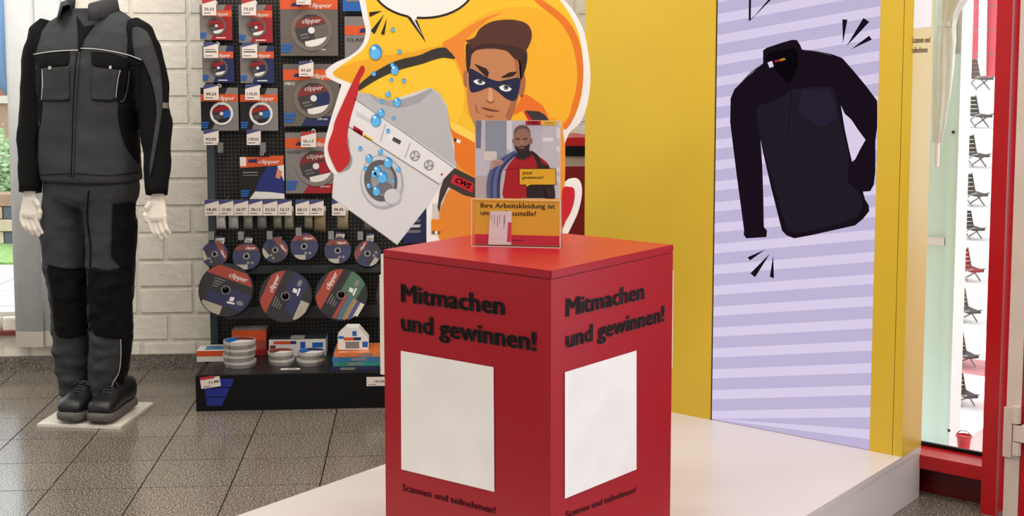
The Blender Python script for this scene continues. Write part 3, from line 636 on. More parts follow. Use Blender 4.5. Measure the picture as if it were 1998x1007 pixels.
# washing machine
c_('printed_machine', sm([(152, 388), (140, 440), (124, 510), (124, 590), (132, 650), (90, 705), (66, 712)], 3, False) + [Vector(p) for p in [(60, 808), (325, 1000), (445, 850), (500, 755), (568, 684), (548, 570), (530, 435), (497, 380), (460, 358), (300, 410)]], (214, 214, 214), 3)
c_('printed_machine_side', [(205, 382), (240, 398), (290, 410), (340, 405), (400, 388), (462, 360), (497, 385), (530, 440), (548, 570), (568, 684), (300, 500), (150, 400), (170, 380)], (182, 182, 184), 4)
c_('printed_machine_rim', [(205, 380), (245, 402), (300, 414), (350, 408), (410, 388), (465, 362), (470, 372), (415, 420), (350, 440), (290, 436), (235, 412)], (160, 160, 164), 5)
c_('printed_panel', [(150, 402), (300, 502), (560, 684), (497, 752), (124, 516)], (226, 226, 226), 5)
c_('printed_line', stroke([(150, 404), (350, 540), (556, 686)], 4, smooth=False), (140, 140, 142), 6)
c_('printed_line', stroke([(124, 516), (300, 628), (497, 754)], 4, smooth=False), (140, 140, 142), 6)
for a, b in (((277, 508), (256, 580)), ((380, 583), (356, 648))): c_('printed_line', stroke([a, b], 3, smooth=False), (150, 150, 152), 6)
c_('printed_drawer_shade', [(155, 452), (235, 500), (245, 520), (160, 475)], (204, 204, 206), 6)
c_('printed_badge', [(147, 513), (186, 538), (182, 558), (143, 532)], (186, 30, 44), 6); c_('printed_badge', [(190, 548), (228, 572), (224, 578), (188, 562)], (238, 190, 50), 6)
lettering(cu, 'CWS', kc([(150, 534)])[0], kc([(178, 551)])[0], 5, MATS['toon_ink'], bd, 0.0027, 0.02)
c_('printed_display', [(292, 548), (344, 574), (338, 596), (286, 568)], (236, 236, 236), 6); c_('printed_display_screen', [(310, 560), (342, 576), (336, 592), (304, 575)], (74, 70, 70), 7)
for x, y in ((398, 638), (455, 676)):
    c_('printed_dial', ell(x, y, 21, 22), (146, 146, 146), 6); c_('printed_dial_face', ell(x, y, 16, 17), (206, 206, 206), 7)
    for k in range(3): c_('printed_dial_mark', [(x, y), (x + 16 * math.cos(k * 2.1), y + 16 * math.sin(k * 2.1)), (x + 16 * math.cos(k * 2.1 + 0.5), y + 16 * math.sin(k * 2.1 + 0.5))], (112, 112, 112), 8)
c_('printed_lamp', ell(508, 714, 5), (190, 30, 44), 6)
c_('printed_door_ring', ell(263, 745, 88, 112, 32, -0.15), (170, 172, 178), 6); c_('printed_door_ring', ell(260, 742, 82, 104, 32, -0.15), (204, 205, 208), 6.5)
c_('printed_door_seal', ell(258, 740, 68, 86, 30, -0.15), (92, 92, 94), 7); c_('printed_door_drum', ell(266, 738, 48, 64, 26, -0.15), (150, 150, 152), 8); c_('printed_door_drum', ell(272, 770, 34, 26, 20), (112, 112, 114), 8.5)
c_('printed_door_handle', ell(308, 806, 36, 34), (186, 186, 190), 9); c_('printed_door_handle', ell(304, 803, 32, 30), (208, 208, 210), 9.5)
for x, y, r in ((237, 213, 27), (308, 121, 8), (335, 212, 8), (315, 287, 17), (305, 266, 9), (230, 302, 9), (302, 327, 7), (353, 331, 8), (288, 386, 11), (325, 419, 16), (263, 416, 7), (260, 462, 14), (239, 493, 22), (311, 483, 6), (288, 536, 8),
                (175, 608, 8), (257, 622, 10), (211, 649, 15), (288, 666, 19), (330, 693, 10), (196, 690, 8), (243, 700, 18), (265, 725, 22), (231, 712, 14), (307, 739, 8), (209, 761, 10), (240, 782, 17)):
    o = c_('printed_bubble', ell(x, y, r * 0.95, r * 1.2, 20), (52, 144, 214), 11)
    c_('printed_bubble_glow', ell(x - r * 0.05, y + r * 0.25, r * 0.78, r * 0.85, 18), (96, 186, 240), 12)
    if r > 9: c_('printed_bubble_highlight', ell(x - r * 0.3, y - r * 0.6, r * 0.34, r * 0.3, 10), (206, 236, 252), 13)
# head
SK = (192, 128, 86)
c_('printed_ear', ell(607, 322, 11, 36), (170, 104, 70), 3); c_('printed_ear', ell(838, 352, 12, 48, 20, 0.12), (170, 104, 70), 3)
c_('printed_face', sm([(612, 225), (640, 198), (720, 185), (795, 200), (826, 245), (832, 310), (826, 375), (808, 440), (790, 490), (765, 545), (700, 560), (655, 530), (628, 480), (614, 420), (610, 320)], 4), SK, 4)
c_('printed_face_shade', sm([(800, 215), (826, 245), (833, 310), (826, 375), (808, 440), (780, 510), (775, 470), (790, 420), (806, 350), (810, 280)], 4), (166, 102, 66), 5)
c_('printed_sideburn', sm([(608, 180), (630, 185), (650, 200), (630, 225), (624, 270), (615, 300), (608, 270), (606, 220)], 3), (52, 30, 26), 5)
c_('printed_sideburn', sm([(800, 205), (846, 200), (858, 225), (852, 275), (832, 330), (826, 290), (822, 250)], 3), (52, 30, 26), 5)
c_('printed_hair', [Vector((604, 163))] + sm([(612, 164), (642, 152), (665, 116), (715, 88), (790, 80), (850, 94), (874, 125), (873, 165), (852, 208), (818, 252)], 4, False) + sm([(812, 240), (785, 212), (730, 200), (680, 200), (640, 206)], 4, False), (82, 46, 36), 6)
c_('printed_hair_shade', sm([(640, 206), (700, 195), (770, 206), (812, 242), (846, 206), (800, 190), (720, 178), (660, 185)], 4), (58, 32, 28), 7)
c_('printed_mask', sm([(620, 286), (650, 292), (690, 316), (738, 332), (775, 326), (826, 320), (824, 370), (808, 411), (775, 406), (740, 378), (708, 358), (680, 366), (650, 376), (623, 370)], 4), (26, 30, 62), 6)
for x, y, rx, ry in ((662, 333, 25, 14), (768, 358, 26, 16)):
    c_('printed_eye', ell(x, y, rx, ry, 20, 0.2), (244, 244, 242), 7); c_('printed_iris', ell(x + 3, y - 1, 11, 12), (120, 128, 124), 8); c_('printed_pupil', ell(x + 3, y - 1, 5, 6), (22, 22, 28), 9)
    c_('printed_eye_lid', stroke([(x - rx, y - 6), (x, y - ry + 1), (x + rx, y + 2)], 6), (18, 20, 44), 10)
c_('printed_brow', [(641, 261), (690, 280), (701, 297), (694, 318), (665, 290)], (44, 22, 20), 8)
c_('printed_brow', [(748, 317), (785, 296), (816, 293), (800, 312), (770, 318)], (44, 22, 20), 8)
c_('printed_nose', [(700, 358), (712, 362), (720, 412), (706, 418), (694, 411)], (214, 158, 114), 7); c_('printed_nose_shade', stroke([(692, 408), (706, 420), (722, 412)], 4), (130, 76, 50), 8)
c_('printed_mouth', sm([(668, 440), (690, 442), (710, 447), (746, 455), (720, 456), (690, 450)], 3), (104, 52, 40), 7)
c_('printed_lip_shade', stroke([(690, 472), (706, 477), (722, 474)], 5), (150, 90, 62), 7)
for q in ([(648, 428), (650, 450), (660, 462)], [(768, 480), (780, 460), (784, 440)]): c_('printed_cheek_line', stroke(q, 4), (150, 90, 62), 7)
# speech bubble and accents
c_('printed_speech_outline', ell(432, -60, 212, 138, 40), (30, 24, 22), 3); c_('printed_speech_outline', [(352, 50), (400, 66), (442, 174)], (30, 24, 22), 3.2)
c_('printed_speech_balloon', ell(432, -62, 205, 131, 40), (242, 238, 234), 4); c_('printed_speech_balloon', [(364, 40), (408, 60), (402, 86), (398, 78), (372, 66)], (242, 238, 234), 4.2)
c_('printed_speech_tail', [(374, 60), (400, 66), (396, 82), (430, 148)], (242, 238, 234), 4.3)
for q in ([(210, 50), (264, 44), (213, 69)], [(217, 126), (272, 58), (232, 140)], [(259, 138), (283, 74), (272, 144)]): c_('printed_accent', q, (36, 30, 24), 5)
# rear strut that holds the board upright
mesh_obj('rear_strut', *g_prism([Vector((0.0, YB + 0.0105, PLZ + 0.001)), Vector((0.0, YB + 0.22, PLZ + 0.001)), Vector((0.0, YB + 0.0105, PLZ + 0.75))], (0.01, 0, 0)), MATS['board_white'], bd)

# ------------------------------------------------------------------ pegboard display with hanging discs
SB = Frame((-1.285, 5.251, 0), WU)             # plinth front, u along the wall
PD = 0.45                                     # plinth depth
pgf = SB.shift(-PD)                            # pegboard face
pg = root('pegboard_display', SB.W(0.9, 0, -0.2), 'black perforated pegboard display stand against the white brick wall', 'display stand')
PWID = 1.22
def peg_material():
    m = bpy.data.materials.new('pegboard_black'); m.use_nodes = True; nt = m.node_tree; b = nt.nodes['Principled BSDF']
    tc = nt.nodes.new('ShaderNodeTexCoord'); sep = nt.nodes.new('ShaderNodeSeparateXYZ'); nt.links.new(tc.outputs['Object'], sep.inputs[0])
    outs = []
    for ax in ('X', 'Z'):
        mu = nt.nodes.new('ShaderNodeMath'); mu.operation = 'MULTIPLY'; mu.inputs[1].default_value = 1 / 0.0165; nt.links.new(sep.outputs[ax], mu.inputs[0])
        fr = nt.nodes.new('ShaderNodeMath'); fr.operation = 'FRACT'; nt.links.new(mu.outputs[0], fr.inputs[0])
        sb = nt.nodes.new('ShaderNodeMath'); sb.operation = 'SUBTRACT'; sb.inputs[1].default_value = 0.5; nt.links.new(fr.outputs[0], sb.inputs[0])
        sq = nt.nodes.new('ShaderNodeMath'); sq.operation = 'POWER'; sq.inputs[1].default_value = 2; nt.links.new(sb.outputs[0], sq.inputs[0]); outs.append(sq)
    ad = nt.nodes.new('ShaderNodeMath'); ad.operation = 'ADD'; nt.links.new(outs[0].outputs[0], ad.inputs[0]); nt.links.new(outs[1].outputs[0], ad.inputs[1])
    lt = nt.nodes.new('ShaderNodeMath'); lt.operation = 'LESS_THAN'; lt.inputs[1].default_value = 0.033; nt.links.new(ad.outputs[0], lt.inputs[0])
    mx = nt.nodes.new('ShaderNodeMix'); mx.data_type = 'RGBA'; mx.inputs[6].default_value = (lin(7), lin(7), lin(9), 1); mx.inputs[7].default_value = (lin(96), lin(94), lin(88), 1)
    nt.links.new(lt.outputs[0], mx.inputs[0]); nt.links.new(mx.outputs[2], b.inputs['Base Color']); b.inputs['Roughness'].default_value = 0.5
    return m
mesh_obj('back_panel', *fbox(pgf, 0.03, PWID, 0.14, 2.3, -0.012, 0), peg_material(), pg)
m_post = mat('post_grey_blue', (104, 118, 126), 0.45); m_postd = mat('post_dark', (58, 66, 72), 0.45)
pz = pgf.S(385, 235)[1]
mesh_obj('upright', *fbox(pgf, -0.002, 0.03, pz, 2.35, -0.03, 0.03), m_post, pg)
mesh_obj('upright', *fbox(pgf, -0.002, 0.03, 0.0, pz - 0.002, -0.03, 0.03), m_postd, pg)
mesh_obj('plinth', *fbox(SB, 0, PWID, 0.0, 0.146, -PD - 0.02, 0), m_black, pg)
mesh_obj('tray', *fbox(SB, 0.02, PWID, 0.146, 0.15, -PD, -0.004), mat('tray_black', (20, 20, 22), 0.45), pg)
for k, (y0, y1, xa, xb, xc, xd) in enumerate(((739, 755, 397, 457, 451, 399), (757, 774, 399, 448, 441, 401), (776, 792, 402, 440, 433, 403))):
    flat('blue_stripe', SB, [(xa, y0), (xb, y0), (xc, y1), (xd, y1)], mat('stripe_blue', (22, 36, 128), 0.4), pg, 0.0008)
m_rail = mat('rail_grey', (74, 76, 80), 0.4)
for x0, x1, y0, y1 in ((449, 742, 519, 534), (440, 742, 598, 621)):
    a, t1 = pgf.S(x0, y0); b, _ = pgf.S(x1, y0); _, t0 = pgf.S(x0, y1)
    mesh_obj('hook_rail', *fbox(pgf, a, b, t0, t1, 0, 0.012), m_rail, pg)
def hook(px, py, length, plate_px=None):
    p = pgf.P(px, py); n = pgf.n
    mesh_obj('hook', *g_tube([p, p + n * (length - 0.012), p + n * length + Vector((0, 0, 0.006))], 0.0025, 6), m_steel, pg)
def hook_st(s, t, length):
    mesh_obj('hook', *g_tube([pgf.W(s, t), pgf.W(s, t, length - 0.01), pgf.W(s, t + 0.006, length)], 0.0022, 6), m_steel, pg)
def pxbox(fr, b, o0, o1):
    s0, t1 = fr.S(b[0], b[1], o1); s1, t0 = fr.S(b[2], b[3], o1); return s0, s1, t0, t1
TAGN = [0]
def price_tag(box, price, label, red=False, fr=pgf, off=0.085, tilt=0.0):
    s0, s1, t0, t1 = pxbox(fr, box, 0, off)
    h = t1 - t0
    r = root('price_tag', fr.W((s0 + s1) / 2, t0, off), label, 'price tag', 'price tags on the pegboard')
    f2 = Frame(fr.W((s0 + s1) / 2, t0 + h / 2, off), fr.u * math.cos(tilt) + fr.v * math.sin(tilt), fr.v * math.cos(tilt) - fr.u * math.sin(tilt))
    hw = (s1 - s0) / 2
    mesh_obj('tag_card', *fbox(f2, -hw, hw, -h / 2, h / 2, -0.001, 0), m_paper, r)
    V, Fs = g_flat([f2.W(-hw, h * 0.2, 0.0005), f2.W(hw, h * 0.44, 0.0005), f2.W(hw, h / 2, 0.0005), f2.W(-hw, h / 2, 0.0005)]); mesh_obj('tag_header', V, Fs, m_tagred if red else m_navy, r)
    if price:
        V, Fs = text_geo(price); x0 = min(v.x for v in V); x1 = max(v.x for v in V); k = hw * 1.35 / (x1 - x0); ky = h * 0.17 / CAP
        V, Fs = join((V, Fs), ([v + Vector((0.05, 0, 0)) for v in V], Fs))
        mesh_obj('price_lettering', [f2.W(-hw * 0.72 + (v.x - x0) * k, -h * 0.2 + v.y * ky, 0.0006) for v in V], Fs, m_print, r)
    else:
        mesh_obj('text_line', *join(fbox(f2, -hw * 0.8, hw * 0.6, h * 0.02, h * 0.06, 0, 0.0005), fbox(f2, -hw * 0.8, hw * 0.8, -h * 0.14, -h * 0.07, 0, 0.0005)), m_print, r)
    mesh_obj('text_line', *fbox(f2, -hw * 0.8, hw * 0.2, -h * 0.38, -h * 0.34, 0, 0.0005), m_print, r)
    mesh_obj('holder_wire', *g_tube([f2.W(0, h / 2, -0.001), fr.W((s0 + s1) / 2, t1 + 0.004, off - 0.02), fr.W((s0 + s1) / 2, t1 + 0.004, 0.034 if (s0 + s1) / 2 < 0.04 else 0.001)], 0.0018, 6), m_steel, r)
    return r
m_orange = mat('pack_orange', (206, 80, 34), 0.4); m_silver = mat('pack_silver', (124, 118, 116), 0.35); m_pnavy = mat('pack_navy', (30, 38, 86), 0.4)
m_pred = mat('pack_red', (150, 26, 36), 0.4); m_pblack = mat('pack_black', (22, 20, 22), 0.4); m_pblue = mat('pack_blue', (30, 92, 168), 0.4)
m_taupe = mat('pack_taupe', (98, 90, 84), 0.4); m_pwhite = mat('pack_white', (220, 216, 212), 0.45); m_ltext = mat('pack_text_white', (232, 226, 222), 0.5)
m_dtext = mat('pack_text_dark', (60, 56, 58), 0.5)
def disc_print(fr, c, R, colors, parent, off, hole=True):
    """a steel blade with a printed paper centre; colors = (rim, upper, right, lower)"""
    n = fr.n; rim, up, rt, lo = colors
    o = mesh_obj('blade', *g_cyl(c + n * off, n, R, 0.002, 30), rim, parent, False)
    r2 = R * 0.8; of = off + 0.0024
    def sector(a0, a1, rr, m, q, nm='label_sector'):
        pts = [c + n * q] + [c + n * q + fr.u * (rr * math.cos(a)) + fr.v * (rr * math.sin(a)) for a in [a0 + (a1 - a0) * k / 10 for k in range(11)]]
        V, Fs = g_flat(pts); mesh_obj(nm, V, Fs, m, o)
    def band(y0, y1, xa, xb, m, q, nm):
        aa = [math.asin(y0 + (y1 - y0) * k / 6) for k in range(7)]
        poly = [(max(xa, min(xb, math.cos(t))), math.sin(t)) for t in aa] + [(max(xa, min(xb, -math.cos(t))), math.sin(t)) for t in aa[::-1]]
        cs_, sn_ = math.cos(0.22), math.sin(0.22)
        V, Fs = g_flat([c + n * q + fr.u * ((x * cs_ - y * sn_) * r2) + fr.v * ((x * sn_ + y * cs_) * r2) for x, y in poly]); mesh_obj(nm, V, Fs, m, o)
    sector(0, 6.2832, r2, mat('disc_charcoal', (58, 54, 56), 0.4), of, 'label')
    band(0.28, 0.78, -1, 1, up, of + 0.0006, 'label_band'); band(-0.55, 0.2, 0.1, 1, rt, of + 0.0006, 'label_field'); band(-0.98, -0.58, -0.55, 0.9, lo, of + 0.0006, 'label_patch')
    band(-0.2, -0.12, -0.75, -0.25, m_silver, of + 0.0006, 'text_line'); band(-0.38, -0.32, -0.7, -0.2, m_silver, of + 0.0006, 'text_line')
    if hole: mesh_obj('bore', *g_cyl(c + n * (of + 0.0004), n, R * 0.16, 0.001, 16), m_pwhite, o)
    return o
def pack(box, label, style, off=0.05, clip=None, text=True, group='blade packs hanging on the pegboard', discat=None):
    fr = pgf; s0, s1, t0, t1 = pxbox(fr, box, 0, off); W_, H_ = s1 - s0, t1 - t0
    r = root('blade_pack', fr.W((s0 + s1) / 2, t0, off - 0.01), label, 'blade pack', group)
    base = {'red': m_silver, 'blue': m_silver, 'black': m_pblack, 'taupe': m_taupe, 'taupe_blue': m_taupe, 'classic': m_silver, 'kit': m_pblack, 'side': m_silver, 'bluecard': m_pblue, 'navycard': m_pnavy}[style]
    mesh_obj('card', *fbox(fr, s0, s1, t0, t1, off - 0.012, off), base, r)
    def pol(nm, pts, m, q): 
        V, Fs = g_flat([fr.W(s0 + x * W_, t0 + y * H_, off + q) for x, y in pts]); return mesh_obj(nm, V, Fs, m, r)
    def word(s, x0, x1, y, cap, m, q=0.0016, shear=0.25):
        V, Fs = text_geo(s, 0, shear); a = min(v.x for v in V); b = max(v.x for v in V); k = (x1 - x0) * W_ / (b - a); ky = cap * H_ / CAP
        V, Fs = join((V, Fs), ([v + Vector((0.05, 0, 0)) for v in V], Fs))
        mesh_obj('lettering', [fr.W(s0 + x0 * W_ + (v.x - a) * k, t0 + y * H_ + v.y * ky, off + q) for v in V], Fs, m, r)
    if style in ('red', 'blue'):
        c2 = m_pred if style == 'red' else m_pnavy
        pol('colour_field', [(0.34, 0), (1, 0), (1, 1), (0.82, 1)], c2, 0.0005)
        pol('header_band', [(0.35, 0.66), (1, 0.66), (1, 0.84), (0.35, 0.84)], m_orange, 0.001); word('clipper', 0.5, 0.9, 0.69, 0.1, m_ltext)
        disc_print(fr, fr.W(s0 + 0.52 * W_, t0 + 0.4 * H_), 0.3 * W_, (m_taupe, m_pred, c2, m_pwhite), r, off + 0.0012)
        pol('text_line', [(0.5, 0.05), (0.8, 0.05), (0.8, 0.075), (0.5, 0.075)], m_ltext, 0.0016)
    elif style == 'black':
        pol('colour_field', [(0.28, 0), (1, 0), (1, 1), (0.72, 1), (0.5, 0.5)], m_silver, 0.0005)
        pol('header_band', [(0, 0.68), (1, 0.68), (1, 0.85), (0, 0.85)], m_orange, 0.001); word('clipper', 0.46, 0.9, 0.71, 0.1, m_ltext)
        disc_print(fr, fr.W(s0 + 0.55 * W_, t0 + 0.4 * H_), 0.31 * W_, (m_pwhite, m_pred, m_pblue, m_pblack), r, off + 0.0012)
    elif style in ('taupe', 'taupe_blue', 'classic'):
        top = 0.99 if style == 'taupe' else 0.91
        pol('header_band', [(0, top - 0.17), (1, top - 0.17), (1, top), (0, top)], m_orange, 0.001); word('clipper', 0.5, 0.9, top - 0.135, 0.075, m_ltext)
        pol('brand_badge', [(0.18, top - 0.12), (0.36, top - 0.12), (0.4, top - 0.06), (0.22, top - 0.06)], m_pnavy, 0.0014)
        c2 = {'taupe': m_taupe, 'taupe_blue': m_pnavy, 'classic': m_pred}[style]
        if style != 'taupe': pol('colour_field', [(0.3, 0), (1, 0), (1, 0.16), (0.42, 0.16)], c2, 0.0006)
        rm = {'taupe': mat('blade_steel', (132, 122, 112), 0.3, metal=0.5), 'taupe_blue': mat('blade_steel', (132, 122, 112)), 'classic': m_silver}[style]
        cx_ = 0.54; R = 0.36 * W_
        disc_print(fr, fr.W(s0 + cx_ * W_, t0 + 0.45 * H_), R, (rm, mat('disc_brown', (120, 44, 38), 0.4), {'taupe': m_taupe, 'taupe_blue': m_pnavy, 'classic': m_pred}[style], m_pwhite), r, off + 0.0012)
        if style == 'taupe_blue': word('PRO', 0.03, 0.2, 0.66, 0.05, m_ltext, shear=0)
        if style == 'classic': word('CLASSIC', 0.03, 0.3, 0.66, 0.05, m_dtext, shear=0)
        word('230 mm', 0.6, 0.78, 0.1, 0.035, m_ltext, shear=0)
        V, Fs = text_geo('clipper', 0, 0.25); a = max(v.x for v in V); cc = fr.W(s0 + (cx_ - 0.17) * W_, t0 + 0.57 * H_, off + 0.005)
        mesh_obj('lettering', [cc + fr.u * (v.x / a * 0.34 * W_) + fr.v * (v.y / a * 0.34 * W_) + fr.v * (v.x * 0.02 / a * H_) for v in V], Fs, m_ltext, r)
    elif style == 'kit':
        pol('header_band', [(0, 0.72), (0.98, 0.78), (1, 1), (0.68, 1), (0.68, 0.97), (0, 0.97)], m_orange, 0.001); word('clipper', 0.42, 0.9, 0.82, 0.09, m_ltext)
        pol('brand_badge', [(0.18, 0.84), (0.38, 0.84), (0.4, 0.92), (0.2, 0.92)], m_pnavy, 0.0014)
        pol('colour_field', [(0.2, 0), (1, 0), (1, 0.8), (0.86, 0.76), (0.5, 0.4)], m_pwhite, 0.0005)
        pol('picture_field', [(0.32, 0.18), (0.7, 0.16), (1, 0.12), (1, 0.4), (0.86, 0.74), (0.62, 0.76), (0.46, 0.5)], mat('kit_blue', (30, 44, 110), 0.3), 0.001)
        pol('picture_glow', [(0.8, 0.5), (0.9, 0.46), (0.96, 0.62), (0.86, 0.72)], mat('kit_glow', (206, 130, 96), 0.4), 0.0014)
        pol('text_line', [(0.06, 0.6), (0.4, 0.6), (0.4, 0.63), (0.06, 0.63)], m_silver, 0.0016); pol('text_line', [(0.06, 0.54), (0.4, 0.54), (0.4, 0.56), (0.06, 0.56)], m_silver, 0.0016)
        V, Fs = g_flat([fr.W(s0 + x * W_, t0 + y * H_, off + 0.002) for x, y in ((0.0, 0.76), (0.14, 0.76), (0.14, 0.97), (0, 0.97))]); mesh_obj('price_sticker', V, Fs, m_paper, r)
    elif style == 'side':
        pol('header_band', [(0, 0.72), (1, 0.72), (1, 0.86), (0, 0.86)], m_orange, 0.001); word('CLASSIC', 0.04, 0.5, 0.62, 0.05, m_dtext, shear=0)
        pol('brand_badge', [(0.26, 0.75), (0.5, 0.75), (0.54, 0.82), (0.3, 0.82)], m_pnavy, 0.0014)
    if style not in ('side', 'bluecard', 'navycard'):
        for k in range(3):
            y = 0.06 + k * 0.055; pol('blue_stripe', [(0.01, y), (0.16 + 0.02 * k, y), (0.18 + 0.02 * k, y + 0.04), (0.01, y + 0.04)], m_pblue, 0.0016)
    elif style != 'side':
        for k in range(3):
            y = 0.3 + k * 0.16; pol('pale_stripe', [(0.1, y), (0.7, y), (0.76, y + 0.08), (0.1, y + 0.08)], m_pwhite if k == 1 else m_silver, 0.001)
    mesh_obj('hang_tab', *g_ring(fr.W((s0 + s1) / 2, t1 + 0.0075, off - 0.008), fr.n, 0.005, 0.0085, 0.002, 16), m_pwhite, r)
    hook_st((s0 + s1) / 2, t1 + 0.009, off + 0.02)
    return r
pack((389, 9, 453, 78), 'small red and silver blade pack, top left of the pegboard', 'red')
pack((465, 9, 532, 83), 'small red and silver blade pack, second from the grey upright', 'red')
pack((394, 89, 456, 161), 'small blue and silver blade pack beside the grey upright', 'blue')
pack((468, 89, 535, 162), 'small blue and silver blade pack, right one of its row', 'blue')
pack((391, 171, 466, 255), 'black and silver blade pack beside the grey upright', 'black')
pack((468, 172, 543, 255), 'black and silver blade pack, right one of its pair', 'black')
pack((546, -2, 660, 109), 'large taupe blade pack with orange header at the top', 'taupe')
pack((552, 125, 663, 246), 'large taupe and navy blade pack in the middle of the column', 'taupe_blue')
pack((556, 259, 668, 377), 'large silver and red blade pack, lowest of its column', 'classic')
pack((668, -40, 740, 22), 'plain blue pack at the top beside the cartoon board', 'bluecard')
pack((672, 32, 780, 160), 'silver pack with orange band half hidden by the cartoon board', 'side')
pack((468, 304, 555, 388), 'black and blue boxed set with orange header and white corner', 'kit', off=0.06)
pack((788, 408, 832, 474), 'dark blue pack showing below the washing machine picture', 'navycard')
for b, p, rd, w_ in (((394, -2, 422, 30), '33,53', True, 'the leftmost red pack'), ((471, -2, 500, 30), '73,57', True, 'the second red pack'), ((397, 83, 426, 113), None, False, 'the leftmost blue pack'), ((472, 83, 502, 113), None, False, 'the right blue pack'),
                     ((397, 165, 427, 195), '99,53', False, 'the leftmost black and silver pack'), ((478, 164, 507, 195), '110,35', False, 'the right black and silver pack'), ((397, 253, 427, 283), '93,03', False, 'an empty hook by the upright'), ((481, 253, 509, 283), '139,23', False, 'an empty hook above the boxed set'),
                     ((578, -20, 607, 9), '174,67', False, 'the top large pack'), ((583, 119, 612, 149), '97,37', False, 'the middle large pack'), ((587, 257, 617, 287), '55,17', True, 'the lowest large pack')):
    price_tag(b, p, 'white price tag %s hanging at %s' % ('reading ' + p.replace(',', ' ') if p else 'with dark text lines', w_), rd)
for px, py in ((430, 288), (513, 288)):
    s, t = pgf.S(px, py, 0.09); hook_st(s, t - 0.004, 0.089); mesh_obj('hook_end_plate', *fbox(pgf, s - 0.012, s + 0.012, t - 0.022, t + 0.022, 0.09, 0.0915), m_steel, pg)
row = [(399, 428, '18,45'), (428, 456, '21,83'), (456, 485, '26,97'), (485, 513, '28,13'), (513, 542, '33,53'), (542, 570, '53,17'), (576, 604, '68,15'), (604, 632, '88,71'), (647, 675, '98,45')]
ordn = ['first', 'second', 'third', 'fourth', 'fifth', 'sixth', 'seventh', 'eighth', 'ninth', 'tenth']
for k, (a, b, p) in enumerate(row):
    price_tag((a + 0.4, 390, b - 0.4, 420.5), p, 'white price tag reading %s, %s from the left in the long row' % (p.replace(',', ' '), ordn[k]))
bags = [(421, 440, 447, (196, 192, 186)), (445, 465, 447, (168, 172, 164)), (474, 493, 447, (132, 132, 122)), (501, 520, 447, (118, 118, 112)), (532, 550, 447, (120, 120, 104)), (554, 573, 448, (132, 130, 112)), (593, 610, 447, (134, 128, 108)), (612, 636, 452, (140, 118, 84)), (657, 680, 448, (142, 130, 100)), (710, 727, 450, (104, 100, 92))]
for k, (a, b, y1, rgb) in enumerate(bags):
    s0, s1, t0, t1 = pxbox(pgf, (a, 412, b, y1), 0, 0.06)
    r = root('parts_bag', pgf.W((s0 + s1) / 2, t0, 0.05), 'small clear bag of metal bits, %s from the left below the tags' % ordn[k], 'bag', 'small bags on the pegboard')
    w_ = s1 - s0; n = 10; rings = []
    for q in range(7):
        f = q / 6; dd = 0.004 + 0.012 * math.sin(math.pi * min(1, f * 1.15)) * (1 if f < 0.9 else 0.4); z = t0 + (t1 - t0) * f
        rings.append([pgf.W((s0 + s1) / 2 + w_ / 2 * math.copysign(abs(math.cos(2 * math.pi * i / 12)) ** 0.6, math.cos(2 * math.pi * i / 12)), z, 0.05 + dd * math.sin(2 * math.pi * i / 12)) for i in range(12)])
    mesh_obj('bag', *g_loft(rings), mat('bag_%d' % k, rgb, 0.25, var=(120, 0.25)), r, True)
    mesh_obj('bag_label', *fbox(pgf, s0 + w_ * 0.25, s1 - w_ * 0.25, t1 - 0.02, t1 - 0.008, 0.058, 0.0665), m_paper, r)
    mesh_obj('header_strip', *fbox(pgf, s0, s1, t1 - 0.002, t1 + 0.02, 0.047, 0.052), m_pwhite, r)
    mesh_obj('hang_tab', *g_ring(pgf.W((s0 + s1) / 2, t1 + 0.026, 0.0485), pgf.n, 0.0045, 0.0075, 0.002, 14), m_pwhite, r)
    hook_st((s0 + s1) / 2, t1 + 0.0275, 0.072)
